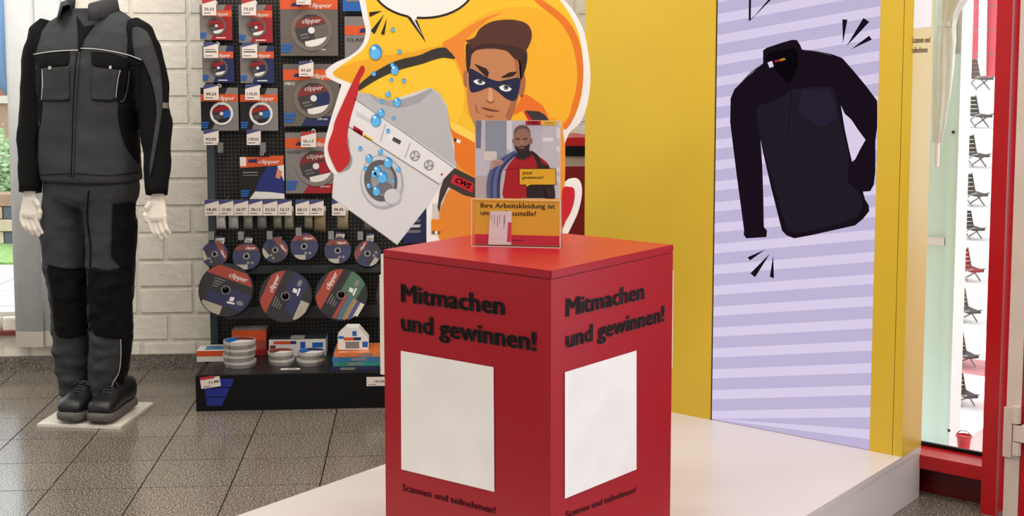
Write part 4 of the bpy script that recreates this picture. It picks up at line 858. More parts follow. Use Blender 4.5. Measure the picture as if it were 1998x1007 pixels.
# cutting discs hung in stacks
def spine(c, off, tilt, rad, up, front):
    """sloping hook that runs square through the bores of a stack of discs"""
    P_ = lambda o: c + pgf.n * (o - off) + Vector((0, 0, (o - off) * math.tan(tilt) + up))
    mesh_obj('hook', *g_tube([P_(0.0), P_(off), P_(off + front), P_(off + front + 0.004) + Vector((0, 0, 0.008))], rad, 6), m_steel, pg)
def cutting_disc(c, R, tilt, spin, label, cols, big, group, th=0.003, front=True):
    u = pgf.u; v0 = pgf.v; n0 = pgf.n
    v = (v0 * math.cos(tilt) - n0 * math.sin(tilt)).normalized(); fr = Frame(c, u, v); n = fr.n
    r = root('cutting_disc', c - fr.v * R, label, 'cutting disc', group)
    mesh_obj('abrasive', *g_ring(c - n * th, n, R * 0.13, R, th, 36), mat('abrasive_black', (26, 25, 28), 0.8, bump=(200, 0.4)), r)
    if not front: return r
    U2 = fr.u * math.cos(spin) + fr.v * math.sin(spin); V2 = -fr.u * math.sin(spin) + fr.v * math.cos(spin)
    RL = R * 0.97
    def chord(y0, y1, m, q, nm='label_band', xa=-1, xb=1):
        pts = []
        for k in range(13):
            x = xa + (xb - xa) * k / 12; lim = math.sqrt(max(0, 1 - y1 * y1)) if abs(y1) > abs(y0) else math.sqrt(max(0, 1 - y0 * y0))
        def arc(ya, yb):
            A = [math.asin(max(-1, min(1, ya + (yb - ya) * k / 8))) for k in range(9)]; return A
        right = [(math.cos(a), math.sin(a)) for a in arc(y0, y1)]; left = [(-math.cos(a), math.sin(a)) for a in arc(y1, y0)]
        poly = [(max(xa, min(xb, x)), y) for x, y in right + left]
        V, Fs = g_flat([c + n * q + U2 * (x * RL) + V2 * (y * RL) for x, y in poly]); mesh_obj(nm, V, Fs, m, r)
    base, orange, low, extra = cols
    mesh_obj('label', *g_ring(c + n * 0.0001, n, R * 0.13, RL, 0.0005, 36), base, r); chord(0.42, 0.84, orange, 0.0012)
    chord(-0.6, -0.17, low, 0.0009, xa=-0.6); chord(-0.17, 0.1, low, 0.0009, xa=0.18); chord(-0.97, -0.62, extra, 0.0012, 'label_patch', xa=-0.7, xb=0.1)
    V, Fs = text_geo('clipper', 0, 0.25); a = max(x.x for x in V); V, Fs = join((V, Fs), ([x + Vector((0.05, 0.02, 0)) for x in V], Fs))
    mesh_obj('lettering', [c + n * 0.0018 + U2 * ((-0.1 + x.x / a * 0.75) * RL) + V2 * ((0.52 + x.y / a * 0.75) * RL) for x in V], Fs, m_ltext, r)
    if big:
        for x, y, w2, h2 in ((0.2, -0.45, 0.3, 0.1), (0.26, -0.35, 0.16, 0.2)):
            V, Fs = g_flat([c + n * 0.0016 + U2 * ((x + a_) * RL) + V2 * ((y + b_) * RL) for a_, b_ in ((0, 0), (w2, 0.03), (w2, h2), (0, h2 - 0.03))]); mesh_obj('pictogram', V, Fs, m_pwhite, r)
        V, Fs = g_flat([c + n * 0.0016 + U2 * ((0.68 + 0.14 * math.cos(t)) * RL) + V2 * ((-0.3 + 0.09 * math.sin(t)) * RL) for t in [k * 0.4 for k in range(16)]]); mesh_obj('pictogram', V, Fs, m_silver, r)
        for k in range(4): 
            V, Fs = g_flat([c + n * 0.0016 + U2 * ((-0.55 + a_) * RL) + V2 * ((0.3 - k * 0.1 + b_) * RL) for a_, b_ in ((0, 0), (0.42 - 0.07 * k, 0), (0.42 - 0.07 * k, 0.035), (0, 0.035))]); mesh_obj('text_line', V, Fs, m_silver, r)
    else:
        for x in (0.12, 0.42):
            V, Fs = g_flat([c + n * 0.0016 + U2 * ((x + 0.11 * math.cos(t)) * RL) + V2 * ((-0.5 + 0.11 * math.sin(t)) * RL) for t in [k * 0.7 for k in range(9)]]); mesh_obj('pictogram', V, Fs, m_silver, r)
    mesh_obj('bore_ring', *g_ring(c + n * 0.0012, n, R * 0.13, R * (0.17 if big else 0.25), 0.0015, 20), m_silver, r)
    return r
m_dnavy = mat('disc_navy', (32, 36, 76), 0.5); m_dblack = mat('disc_black', (30, 28, 32), 0.45); m_dor = mat('disc_orange', (156, 58, 42), 0.5); m_dcream = mat('disc_cream', (166, 158, 142), 0.5); m_drust = mat('disc_rust', (120, 48, 40), 0.45)
smalls = [(419, 496, 26, -1.1, 'nearest the grey upright'), (481, 500, 28, 0.0, 'second from the grey upright'), (537, 488, 26, -0.9, 'third from the grey upright'), (593.5, 481, 28, 0.0, 'fourth from the grey upright'), (659, 489, 27, 0.0, 'fifth from the grey upright'), (717, 495, 27, 1.0, 'nearest the red podium')]
for px, py, rp, sp, wh in smalls:
    c = pgf.P(px, py, 0.12); R = rp / 464.0
    cutting_disc(c, R, 0.3, sp, 'small navy cutting disc with rust band, %s' % wh, (m_dnavy, m_drust, m_dblack if sp else m_dnavy, m_dcream), False, 'small cutting discs on hooks')
    for k in range(1, 6):
        cutting_disc(c - pgf.n * (0.0075 * k) - Vector((0, 0, 0.0075 * k * math.tan(0.3))), R, 0.3, 0, 'black disc stacked behind the small front disc %s' % wh, None, False, 'discs stacked behind the front ones', front=False)
    spine(c, 0.12, 0.3, 0.0026, 0.0025, 0.03)
for px, py in ((412, 460), (470, 460), (526, 459), (582.5, 452), (646, 459), (703, 460)):
    s, t = pgf.S(px, py, 0.17); mesh_obj('hook_end_plate', *join(fbox(pgf, s - 0.012, s + 0.012, t - 0.018, t + 0.018, 0.17, 0.1715)), mat('plate_grey', (128, 132, 130), 0.4), pg)
    mesh_obj('hook_arm', *g_tube([pgf.W(s, t, 0), pgf.W(s, t, 0.17)], 0.0025, 6), m_steel, pg)
for box, tl, wh in (((420, 462, 438, 476), -0.15, 'first'), ((478, 462, 492, 476), -0.3, 'second'), ((535, 462, 549, 470), 0, 'third'), ((655, 454, 672, 468), -0.25, 'fifth'), ((715, 456, 729, 474), -0.1, 'sixth')):
    price_tag(box, None, 'tiny white tag tucked behind the %s small disc hook' % wh, fr=pgf, off=0.05, tilt=tl)
bigs = [(440.5, 566, 54, -0.35, (m_dblack, m_dor, m_dnavy, m_dcream), 'navy'), (557, 578, 53, 1.15, (m_dblack, m_dor, m_dnavy, m_dcream), 'dark'), (666, 575, 53, 1.05, (m_dblack, m_dor, mat('disc_green', (70, 104, 84), 0.45), m_dcream), 'striped')]
for px, py, rp, sp, cols, wh in bigs:
    c = pgf.P(px, py, 0.16); R = rp / 470.0
    nm = {'navy': 'large navy cutting disc with orange band, nearest the upright', 'dark': 'large black cutting disc with slanting rust band, middle of three', 'striped': 'large cutting disc with coloured stripes, nearest the podium'}[wh]
    d = cutting_disc(c, R, 0.22, sp, nm, cols, True, 'large cutting discs on hooks')
    if wh == 'striped':
        U2 = pgf.u * math.cos(sp) + pgf.v * math.sin(sp); fr_ = Frame(c, pgf.u, pgf.v * math.cos(0.22) - pgf.n * math.sin(0.22)); U2 = fr_.u * math.cos(sp) + fr_.v * math.sin(sp); V2 = -fr_.u * math.sin(sp) + fr_.v * math.cos(sp)
        for k, rgb in enumerate(((150, 60, 56), (60, 108, 128), (150, 122, 76), (76, 70, 120), (206, 202, 192))):
            y = -0.12 - k * 0.17; xx = math.sqrt(1 - min(0.98, abs(y - 0.08)) ** 2) * 0.94
            V, Fs = g_flat([c + fr_.n * 0.0014 + U2 * (x * R) + V2 * (q * R) for x, q in ((-xx, y), (0.1, y), (0.1, y - 0.15), (-xx * 0.97, y - 0.15))]); mesh_obj('colour_stripe', V, Fs, mat('stripe_%d' % k, rgb, 0.45), d)
    for k in range(1, 9):
        cutting_disc(c - pgf.n * (0.008 * k) - Vector((0, 0, 0.008 * k * math.tan(0.22))), R, 0.22, 0, 'black disc stacked behind the large %s front disc' % wh, None, True, 'discs stacked behind the front ones', th=0.004, front=False)
    spine(c, 0.16, 0.22, 0.004, 0.007, 0.035)
c = pgf.P(785, 576, 0.16); cutting_disc(c, 53 / 470, 0.22, 0, 'large cutting disc almost hidden behind the red podium', (m_dblack, m_dor, m_dnavy, m_dcream), True, 'large cutting discs on hooks')
spine(c, 0.16, 0.22, 0.004, 0.007, 0.035)
# goods on the plinth
TZ = 0.15
def tray_box(x0, x1, yb, yt, depth, label, parts, back=0.0, base=m_pwhite, name='carton'):
    """a carton standing on the tray; yb is the photograph row of its front foot"""
    p0 = at_z(x0, yb, TZ); p1 = at_z(x1, yb, TZ); d = (p0 + p1) / 2 - SB.o; off = d.dot(SB.n)
    off = max(-PD + depth + 0.004, min(-0.006, off))
    fr = SB.shift(off); s0, s1 = fr.S(x0, yb)[0], fr.S(x1, yb)[0]; t1 = fr.S(x0, yt)[1]
    r = root(name, fr.W((s0 + s1) / 2, TZ, -depth / 2), label, 'box')
    mesh_obj('box', *fbox(fr, s0, s1, TZ + 0.0005, t1, -depth, 0), base, r)
    for nm, x0_, x1_, y0_, y1_, m in parts:
        w_, h_ = s1 - s0, t1 - TZ
        V, Fs = g_flat([fr.W(s0 + a * w_, TZ + b * h_, 0.0006) for a, b in ((x0_, y0_), (x1_, y0_), (x1_, y1_), (x0_, y1_))]); mesh_obj(nm, V, Fs, m, r)
    return r, fr, s0, s1, t1
r, fr, s0, s1, t1 = tray_box(384, 443, 706, 685, 0.12, 'white and orange flat carton at the left end of the plinth', [('orange_edge', 0, 1, 0.5, 1, m_orange)])
mesh_obj('top_print', *g_flat([fr.W(s0 + 0.03, t1 + 0.0006, -0.02), fr.W(s1 - 0.01, t1 + 0.0006, -0.02), fr.W(s1 - 0.01, t1 + 0.0006, -0.09), fr.W(s0 + 0.03, t1 + 0.0006, -0.09)]), mat('print_teal', (70, 120, 150), 0.4), r)
r, fr, s0, s1, t1 = tray_box(453, 520, 690, 645, 0.10, 'red and grey carton behind the stacked tins', [('red_band', 0, 1, 0.6, 1, m_orange), ('foot_band', 0, 1, 0, 0.2, m_pred)], base=mat('carton_rust', (158, 66, 50), 0.45))  # pack-red band along the foot of the carton front
mesh_obj('top_print', *g_flat([fr.W(s0, t1 + 0.0006, 0), fr.W(s1, t1 + 0.0006, 0), fr.W(s1, t1 + 0.0006, -0.1), fr.W(s0, t1 + 0.0006, -0.1)]), mat('print_grey', (150, 146, 140), 0.4), r)
r, fr, s0, s1, t1 = tray_box(525, 636, 694, 663, 0.13, 'wide white carton with blue and orange marks behind the tins', [('orange_mark', 0.08, 0.38, 0.72, 0.9, m_orange), ('navy_mark', 0.38, 0.48, 0.72, 0.9, m_pnavy), ('blue_mark', 0.55, 0.64, 0.3, 0.85, m_pblue), ('blue_mark', 0.76, 0.95, 0.5, 0.8, m_pblue), ('rust_mark', 0.02, 0.12, 0.1, 0.66, m_drust)])
o = mesh_obj('top_print', *g_flat([fr.W(s0, t1 + 0.0006, 0), fr.W(s1, t1 + 0.0006, 0), fr.W(s1, t1 + 0.0006, -0.13), fr.W(s0, t1 + 0.0006, -0.13)]), mat('print_slate', (60, 64, 72), 0.3), r)
mesh_obj('top_label', *g_flat([fr.W(s0 + 0.09, t1 + 0.0012, -0.01), fr.W(s0 + 0.15, t1 + 0.0012, -0.01), fr.W(s0 + 0.15, t1 + 0.0012, -0.08), fr.W(s0 + 0.09, t1 + 0.0012, -0.08)]), m_pwhite, r)
r0_ = None
p0 = at_z(660, 700, TZ)
# flat packs, then the gabled white carton on top of them
fl = []
for k, (x0, x1, rgb, nm) in enumerate(((645, 742, (32, 40, 70), 'navy'), (650, 744, (46, 122, 112), 'green'), (648, 742, (52, 104, 150), 'teal blue'), (652, 742, (206, 112, 60), 'orange'))):
    fr = SB.shift(-0.03 - 0.004 * k); a, b = fr.S(x0, 712)[0], fr.S(x1, 712)[0]
    r = root('flat_pack', fr.W((a + b) / 2, TZ + 0.018 * k, -0.09), '%s flat pack in the pile beside the podium' % nm, 'pack', 'flat packs piled on the plinth')
    mesh_obj('sleeve', *fbox(fr, a, b, TZ + 0.0005 + 0.0182 * k, TZ + 0.0178 + 0.0182 * k, -0.18, 0), mat('sleeve_%d' % k, rgb, 0.25, var=(30, 0.25)), r)
    mesh_obj('pack_label', *fbox(fr, a + 0.04 + 0.02 * k, a + 0.10 + 0.02 * k, TZ + 0.004 + 0.0182 * k, TZ + 0.014 + 0.0182 * k, 0, 0.0006), m_silver, r)
zt = TZ + 0.0182 * 4
fr = SB.shift(-0.09); pts = [fr.S(x, y) for x, y in ((659, 683), (719, 683), (719, 662), (700, 640), (676, 640), (659, 656))]
dz = zt + 0.0005 - min(p[1] for p in pts)
r = root('carton', fr.W((pts[0][0] + pts[1][0]) / 2, zt, -0.04), 'white gabled carton with blue stripes on the flat packs', 'box')
V, Fs = g_prism([fr.W(a, b + dz) for a, b in pts], fr.n * -0.08); mesh_obj('box', V, Fs, m_pwhite, r)
a0, b0 = pts[0][0], pts[0][1] + dz; w_ = pts[1][0] - a0; h_ = pts[4][1] - pts[0][1]
for nm, x0, y0, x1, y1, m in (('blue_mark', 0.02, 0.5, 0.2, 0.62, m_pblue), ('blue_mark', 0.48, 0.62, 0.62, 0.84, m_pblue), ('blue_mark', 0.8, 0.1, 0.98, 0.36, m_pblue), ('orange_mark', 0.2, 0.42, 0.52, 0.56, m_orange), ('navy_mark', 0.52, 0.42, 0.76, 0.56, m_pnavy), ('grey_mark', 0.25, 0.05, 0.7, 0.36, m_silver)):
    mesh_obj(nm, *g_flat([fr.W(a0 + x * w_, b0 + y * h_, 0.0006) for x, y in ((x0, y0), (x1, y0), (x1, y1), (x0, y1))]), m, r)
def tins(px, py, rp, n, label, top):
    c = at_z(px, py, TZ); c = c - SB.n * 0.0; R = rp / 478.0
    off = min((c - SB.o).dot(SB.n), -R - 0.008); c = SB.W((c - SB.o).dot(SB.u), TZ, off); h = 0.0275
    for k in range(n):
        cc = c + Vector((random.uniform(-0.004, 0.004), random.uniform(-0.004, 0.004), k * h + 0.0005))
        r = root('disc_tin', cc, label % ordn[k], 'tin', 'round disc tins on the plinth')
        mesh_obj('tin_body', *g_cyl(cc, (0, 0, 1), R * 0.96, h * 0.5, 32), mat('tin_steel', (170, 166, 160), 0.3, metal=0.6), r)
        mesh_obj('lid', *join(g_cyl(cc + Vector((0, 0, h * 0.5)), (0, 0, 1), R, h * 0.42, 32)), mat('tin_lid', (206, 202, 196), 0.3, metal=0.3), r)
        if k == n - 1:
            z = cc + Vector((0, 0, h * 0.92 + 0.0006))
            for a0, a1, m in ((0, 2.2, top[0]), (2.2, 4.2, top[1]), (4.2, 6.2832, top[2])):
                mesh_obj('lid_print', *g_flat([z] + [z + Vector((R * 0.9 * math.cos(a0 + (a1 - a0) * q / 10), R * 0.9 * math.sin(a0 + (a1 - a0) * q / 10), 0)) for q in range(11)]), m, r)
tins(468, 713, 32, 4, 'round metal disc tin, %s from below in the left stack', (m_drust, m_pblue, m_pwhite))
tins(549, 709, 26.5, 2, 'round metal disc tin, %s from below in the middle stack', (m_drust, m_drust, m_pwhite))
tins(607.5, 709, 28, 2, 'round metal disc tin, %s from below in the right stack', (m_dnavy, m_pblue, m_pwhite))
c = at_z(566, 722, TZ); r = root('shelf_card', c, 'small white card lying at the front edge of the plinth', 'card')
mesh_obj('card', *g_box(c + WU * -0.04 + Vector((0, 0, 0.0006)), WU * 0.08, -WN * 0.024, (0, 0, 0.001)), m_paper, r)
mesh_obj('text_line', *g_box(c + WU * -0.01 + Vector((0, 0, 0.0017)) - WN * 0.008, WU * 0.035, -WN * 0.006, (0, 0, 0.0004)), m_print, r)
def plinth_tag(box, price, label, tilt, red):
    s0, s1, t0, t1 = pxbox(SB, box, 0, 0.004); h = t1 - t0; hw = (s1 - s0) / 2
    f2 = Frame(SB.W((s0 + s1) / 2, t0 + h / 2, 0.004), SB.u * math.cos(tilt) + SB.v * math.sin(tilt), SB.v * math.cos(tilt) - SB.u * math.sin(tilt))
    r = root('price_tag', SB.W((s0 + s1) / 2, t0, 0.003), label, 'price tag', 'price tags on the plinth front')
    mesh_obj('tag_card', *fbox(f2, -hw, hw, -h / 2, h / 2, -0.0015, 0), m_paper, r)
    if red: mesh_obj('tag_header', *fbox(f2, -hw, hw * 0.45, h * 0.36, h * 0.62, -0.0018, 0.0003), m_tagred, r)
    V, Fs = text_geo(price); x0 = min(v.x for v in V); x1 = max(v.x for v in V); k = hw * 1.0 / (x1 - x0); V, Fs = join((V, Fs), ([v + Vector((0.06, 0, 0)) for v in V], Fs))
    mesh_obj('price_lettering', [f2.W(-hw * 0.15 + (v.x - x0) * k, -h * 0.1 + v.y * h * 0.24 / CAP, 0.0006) for v in V], Fs, m_print, r)
    mesh_obj('text_line', *fbox(f2, -hw * 0.8, 0, -h * 0.38, -h * 0.32, 0, 0.0005), m_print, r)
plinth_tag((391, 737, 430, 756), '11,88', 'tilted white price tag reading 11 88 on the black plinth', 0.13, True)
plinth_tag((715, 736, 752, 753), '131,92', 'white price tag reading 131 92 beside the red podium', 0.0, False)
# dark red goods seen in the gap between the cartoon board and the tower
gp = Frame((0.3, 5.35, 0), WU); s0 = gp.S(1096, 300)[0]; s1 = gp.S(1160, 300)[0]
r = root('red_sales_stand', gp.W((s0 + s1) / 2, 0, -0.15), 'dark red sales stand with black and red top in the gap beside the tower', 'display stand')
zt_ = gp.S(1120, 325)[1]; zb = gp.S(1120, 300)[1]; zr = gp.S(1120, 285)[1]; zz = gp.S(1120, 270)[1]
mesh_obj('cabinet', *fbox(gp, s0 - 0.1, s1 + 0.1, 0.0005, zt_, -0.3, 0), mat('stand_dark_red', (120, 12, 26), 0.4), r)
mesh_obj('pale_panel', *fbox(gp, s0 - 0.1, s1 + 0.1, zt_, zb, -0.3, -0.01), mat('stand_pale', (176, 166, 156), 0.5), r)
V, Fs = g_prism([gp.W(s0 - 0.1 + (s1 - s0 + 0.2) * k / 12, zb + 0.004 - 0.015 * math.sin(math.pi * k / 12), 0.0) for k in range(13)] + [gp.W(s1 + 0.1, zr), gp.W(s0 - 0.1, zr)], gp.n * -0.3); mesh_obj('black_band', V, Fs, m_black, r)
V, Fs = g_prism([gp.W(s0 - 0.1, zr + 0.0005), gp.W(s1 + 0.1, zr + 0.0005)] + [gp.W(s1 + 0.1 - (s1 - s0 + 0.2) * k / 12, zr + 0.004 + (zz - zr) * math.sin(math.pi * k / 12)) for k in range(13)], gp.n * -0.3); mesh_obj('red_cap', V, Fs, mat('stand_red', (176, 20, 34), 0.35), r)

# ------------------------------------------------------------------ window wall on the right: red frame, glass, outside goods
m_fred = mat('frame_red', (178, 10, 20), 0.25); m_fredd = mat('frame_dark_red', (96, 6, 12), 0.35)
def bframe(b): return Frame(AB(PA0, b), -AV)
g0 = bframe(4.19)        # kick plate plane
rl = bframe(4.12)        # rail front
u_p0 = bframe(4.10).S(1912.5, 1001)[0]; u_p1 = bframe(4.10).S(1942, 1001)[0]
z0 = rl.S(1797, 914)[1]; z1 = rl.S(1797, 888)[1]
wn = root('window_2', AB(1.4, 4.2), 'red framed shop window right of the yellow tower', 'window', kind='structure')
del wn['category']; del wn['label']
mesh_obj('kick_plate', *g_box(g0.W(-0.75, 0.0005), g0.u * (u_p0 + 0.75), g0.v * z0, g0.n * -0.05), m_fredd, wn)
mesh_obj('bottom_rail', *g_box(rl.W(-0.75, z0), rl.u * (0.75 + u_p0), rl.v * (z1 - z0), rl.n * -0.16), m_fred, wn)
pf_ = bframe(4.10)
mesh_obj('post', *g_box(pf_.W(u_p0, 0.0005), pf_.u * (u_p1 - u_p0), pf_.v * 2.7, pf_.n * -0.18), m_fred, wn)
gl = bframe(4.235)
mesh_obj('pane', *g_box(gl.W(-0.75, z1), gl.u * (0.75 + u_p0), gl.v * (2.6 - z1), gl.n * -0.008), m_pane, wn)
mesh_obj('gasket', *g_box(bframe(4.228).W(-0.75, z1), gl.u * (0.75 + u_p0), gl.v * 0.012, gl.n * -0.012), m_black, wn)
mesh_obj('top_rail', *g_box(rl.W(-0.75, 2.6), rl.u * (0.75 + u_p0), rl.v * 0.12, rl.n * -0.16), m_fred, wn)
# door leaf with beige edge strip and hinge
dfm = bframe(4.08)
d0 = dfm.S(1956.5, 997)[0]; d1 = dfm.S(1985, 1001)[0]
dr = root('door_1', dfm.W(d0 + 0.2, 0), 'red shop door with beige edge profile at the right', 'door', kind='structure'); del dr['category']; del dr['label']
mesh_obj('door_gap', *g_box(dfm.W(u_p1 + 0.004, 0.001, -0.10), dfm.u * (d0 - u_p1 - 0.006), dfm.v * 2.6, dfm.n * -0.05), m_fredd, dr)
m_beige = mat('beige_profile', (206, 190, 178), 0.4, var=(6, 0.05))
mesh_obj('edge_profile', *g_box(dfm.W(d0, 0.006, 0), dfm.u * (d1 - d0), dfm.v * 2.6, dfm.n * -0.06), m_beige, dr)
mesh_obj('door_leaf', *g_box(dfm.W(d1 + 0.001, 0.006, -0.004), dfm.u * 0.9, dfm.v * 2.6, dfm.n * -0.05), m_fred, dr)
hg = K(1700, 680, 3.08)
hf_ = dfm.shift(0.012)
hn = mesh_obj('hinge_plate', *fbox(dfm, dfm.S(1958, 860)[0], dfm.S(1975, 860)[0], dfm.S(1960, 890)[1], dfm.S(1960, 793)[1], 0, 0.006), m_beige, dr)
for ya, yb, xo in ((793, 826, 0.0), (828, 860, 0.006), (862, 888, 0.0)):
    c = hf_.P(1984, yb); c2 = hf_.P(1984, ya)
    c = Vector((c2.x, c2.y, c.z)) + hf_.u * (xo * 0.5)
    mesh_obj('hinge_knuckle', *g_cyl(c, (0, 0, 1), 0.0135, c2.z - c.z, 8), m_beige, dr)
mesh_obj('hinge_arm', *fbox(hf_, dfm.S(1984, 845)[0], dfm.S(2010, 845)[0], hf_.S(1984, 860)[1], hf_.S(1984, 828)[1], -0.012, 0.012), m_beige, dr)
# pale cabinet outside the glass
pc = bframe(5.3)
c0 = pc.S(1700, 500)[0]; cs = pc.S(1848, 500)[0]; c1 = pc.S(1866, 500)[0]
m_mint = mat('pale_green_panel', (196, 218, 206), 0.4, var=(2, 0.03)); m_mint2 = mat('pale_frame', (216, 208, 202), 0.45)
cab = root('pale_cabinet', pc.W((c0 + c1) / 2, -0.45, -0.06), 'tall pale green cabinet standing outside behind the shop window', 'cabinet')
mesh_obj('carcass', *g_box(pc.W(c0 + 0.004, -0.45, -0.02), pc.u * (c1 - c0 - 0.008), pc.v * 2.85, pc.n * -0.10), m_mint2, cab)
zj = pc.S(1850, 105)[1]; zs = pc.S(1830, 470)[1]
mesh_obj('door_panel', *fbox(pc, c0, cs, -0.44, zj - 0.003, -0.02, 0), m_mint, cab)
mesh_obj('door_panel', *fbox(pc, c0, cs, zj + 0.003, 2.4, -0.02, 0), m_mint, cab)
mesh_obj('cross_bar', *fbox(pc, c0, cs - 0.01, zs - 0.016, zs + 0.014, 0.0, 0.014), m_mint2, cab)
mesh_obj('cross_bar', *fbox(pc, c0, cs, zj - 0.045, zj - 0.006, 0.0, 0.012), m_mint, cab)
mesh_obj('frame_strip', *fbox(pc, cs - 0.004, cs + 0.035, -0.44, zj, -0.02, 0.012), m_mint, cab)
mesh_obj('edge_strip', *fbox(pc, cs + 0.036, c1, -0.44, 2.4, -0.02, 0.016), m_mint2, cab)
for y in (258, 840):
    c = pc.P(1860 if y < 500 else 1852, y, 0.015); mesh_obj('screw_cap', *g_cyl(c, pc.n, 0.006, 0.004, 12), m_black, cab)
# furled parasol hanging in front of the cabinet
uf = bframe(5.05)
pr = root('furled_parasol', uf.P(1826, 325), 'white furled parasol hanging in front of the pale cabinet', 'parasol')
m_canvas = mat('white_canvas', (206, 210, 200), 0.7, bump=(14, 0.3))
cen = [(1868, -60), (1862, -10), (1850, 25), (1846, 52), (1843, 80), (1840, 130), (1836, 190), (1831, 240), (1827, 278)]; rad = [34, 24, 15, 13, 16, 15.5, 14, 11, 7.5]
rings = []
for i, ((px, py), rp) in enumerate(zip(cen, rad)):
    c = uf.P(px, py); R = rp / 400.0
    rings.append([c + uf.u * (R * (1 + 0.16 * math.cos(6 * a + i * 0.8)) * math.cos(a)) + uf.n * (R * 0.8 * (1 + 0.16 * math.cos(6 * a + i * 0.8)) * math.sin(a)) for a in [2 * math.pi * k / 30 for k in range(30)]])
mesh_obj('canopy', *g_loft(rings), m_canvas, pr, True)
mesh_obj('pole', *g_tube([uf.P(1826, 325), uf.P(1828, 270)], 0.0115, 14), m_mint2, pr)
mesh_obj('tie_band', *g_tube([uf.P(1848, 41), uf.P(1847, 51)], 0.031, 20), m_canvas, pr)
mesh_obj('tie_button', *fbox(uf, uf.S(1852, 46)[0], uf.S(1862, 46)[0], uf.S(1852, 51)[1], uf.S(1852, 40)[1], 0.0, 0.02), m_mint2, pr)
# outdoor rack with small folding chairs
rk = bframe(6.7)
k0 = rk.S(1795, 500)[0]; k1 = rk.S(1975, 500)[0]
rack = root('chair_rack', rk.W((k0 + k1) / 2, -0.45, -0.2), 'white tiered rack outside carrying small folding chairs', 'rack')
m_rackw = mat('rack_white', (240, 238, 236), 0.5); m_pinkw = mat('rack_pink', (206, 130, 132), 0.6); m_redback = mat('rack_red_back', (196, 70, 82), 0.6)
rwf = bframe(9.5)
rbw = root('red_house', rwf.W(rwf.S(1920, 60)[0], -0.45, -0.1), 'pinkish red clad building far behind the folding chairs', 'house')
r0, r1 = rwf.S(1780, 60)[0], rwf.S(2080, 60)[0]
mesh_obj('wall', *fbox(rwf, r0, r1, -0.45, rwf.S(1920, -160)[1], -0.3, 0), m_rackw, rbw)
for k in range(9):
    za = rwf.S(1920, 150)[1] + k * 0.17; mesh_obj('cladding_board', *fbox(rwf, r0, r1, za, za + 0.16, 0.0005, 0.02), m_redback, rbw)
mesh_obj('downpipe', *g_tube([rwf.P(1916, 148, 0.06), rwf.P(1921, -150, 0.06)], 0.03, 8), m_rackw, rbw)
for s_ in (k0, k1 - 0.03): mesh_obj('side_post', *fbox(rk, s_, s_ + 0.03, -0.45, 2.1, -0.4, 0), m_rackw, rack)
chy = [(1919, 178), (1917, 252), (1912, 330), (1909, 407), (1905, 473), (1901, 556), (1895, 637), (1891, 725), (1890, 803)]
for k, (px, py) in enumerate(chy):
    t = rk.S(px, py)[1]
    mesh_obj('shelf', *fbox(rk, k0 + 0.03, k1 - 0.03, t - 0.014, t, -0.3, 0.0), m_pinkw if k in (7,) else m_rackw, rack)
m_chfr = mat('chair_frame', (150, 142, 134), 0.5)
def chair(o, sc, m_seat, lab, grp):
    r = root('folding_chair', o, lab, 'chair', grp)
    U, N, Z = (rk.u * 0.78 + rk.n * 0.62).normalized(), (rk.n * 0.78 - rk.u * 0.62).normalized(), Vector((0, 0, 1))
    def L(a, b, c): return o + U * (a * sc) + N * (b * sc) + Z * (c * sc)
    V, Fs = g_box(L(-0.25, -0.05, 0.34), L(0.5, -0.05, 0.30) - L(-0.25, -0.05, 0.34), L(-0.25, 0.4, 0.34) - L(-0.25, -0.05, 0.34), Z * (0.07 * sc)); mesh_obj('seat', V, Fs, m_seat, r)
    for q in range(4):
        a0 = -0.25 - 0.05 * q; z0_ = 0.42 + q * 0.13
        V, Fs = g_box(L(a0, -0.05, z0_), L(a0 - 0.045, -0.05, z0_ + 0.115) - L(a0, -0.05, z0_), L(a0, 0.4, z0_) - L(a0, -0.05, z0_), U * (0.025 * sc)); mesh_obj('back_slat', V, Fs, m_seat, r)
    for b in (-0.05, 0.4):
        for p, q in (((-0.45, b, 0.0), (0.3, b, 0.36)), ((0.3, b, 0.0), (-0.3, b, 0.4)), ((-0.22, b, 0.36), (-0.46, b, 0.96)), ((0.3, b, 0.36), (0.55, b, 0.42))):
            mesh_obj('leg' if p[2] == 0.0 else 'side_rail', *g_tube([L(*p), L(*q)], 0.026 * sc, 6), m_chfr, r)
    return r
cols = [(84, 78, 72), (88, 82, 74), (84, 76, 70), (76, 72, 66), (72, 66, 60), (150, 40, 36), (88, 78, 72), (60, 52, 50), (58, 50, 48)]
for k, (px, py) in enumerate(chy):
    o = rk.P(px - 2, py, -0.13); t = rk.S(px, py)[1]; o.z = t + 0.0062
    chair(o, 0.148 if k == 4 else 0.165, mat('chair_%d' % k, cols[k], 0.6), 'small %s folding chair, %s from the top behind the glass' % ('red' if k == 5 else 'grey brown', ordn[k]), 'folding chairs on the outdoor rack')
tag(mesh_obj('outside_paving', *g_box(AB(2.2, 4.45, -0.55), AV * -7, BV * 9, (0, 0, 0.1)), mat('outside_paving', (214, 170, 166), 0.7), None), kind='structure')
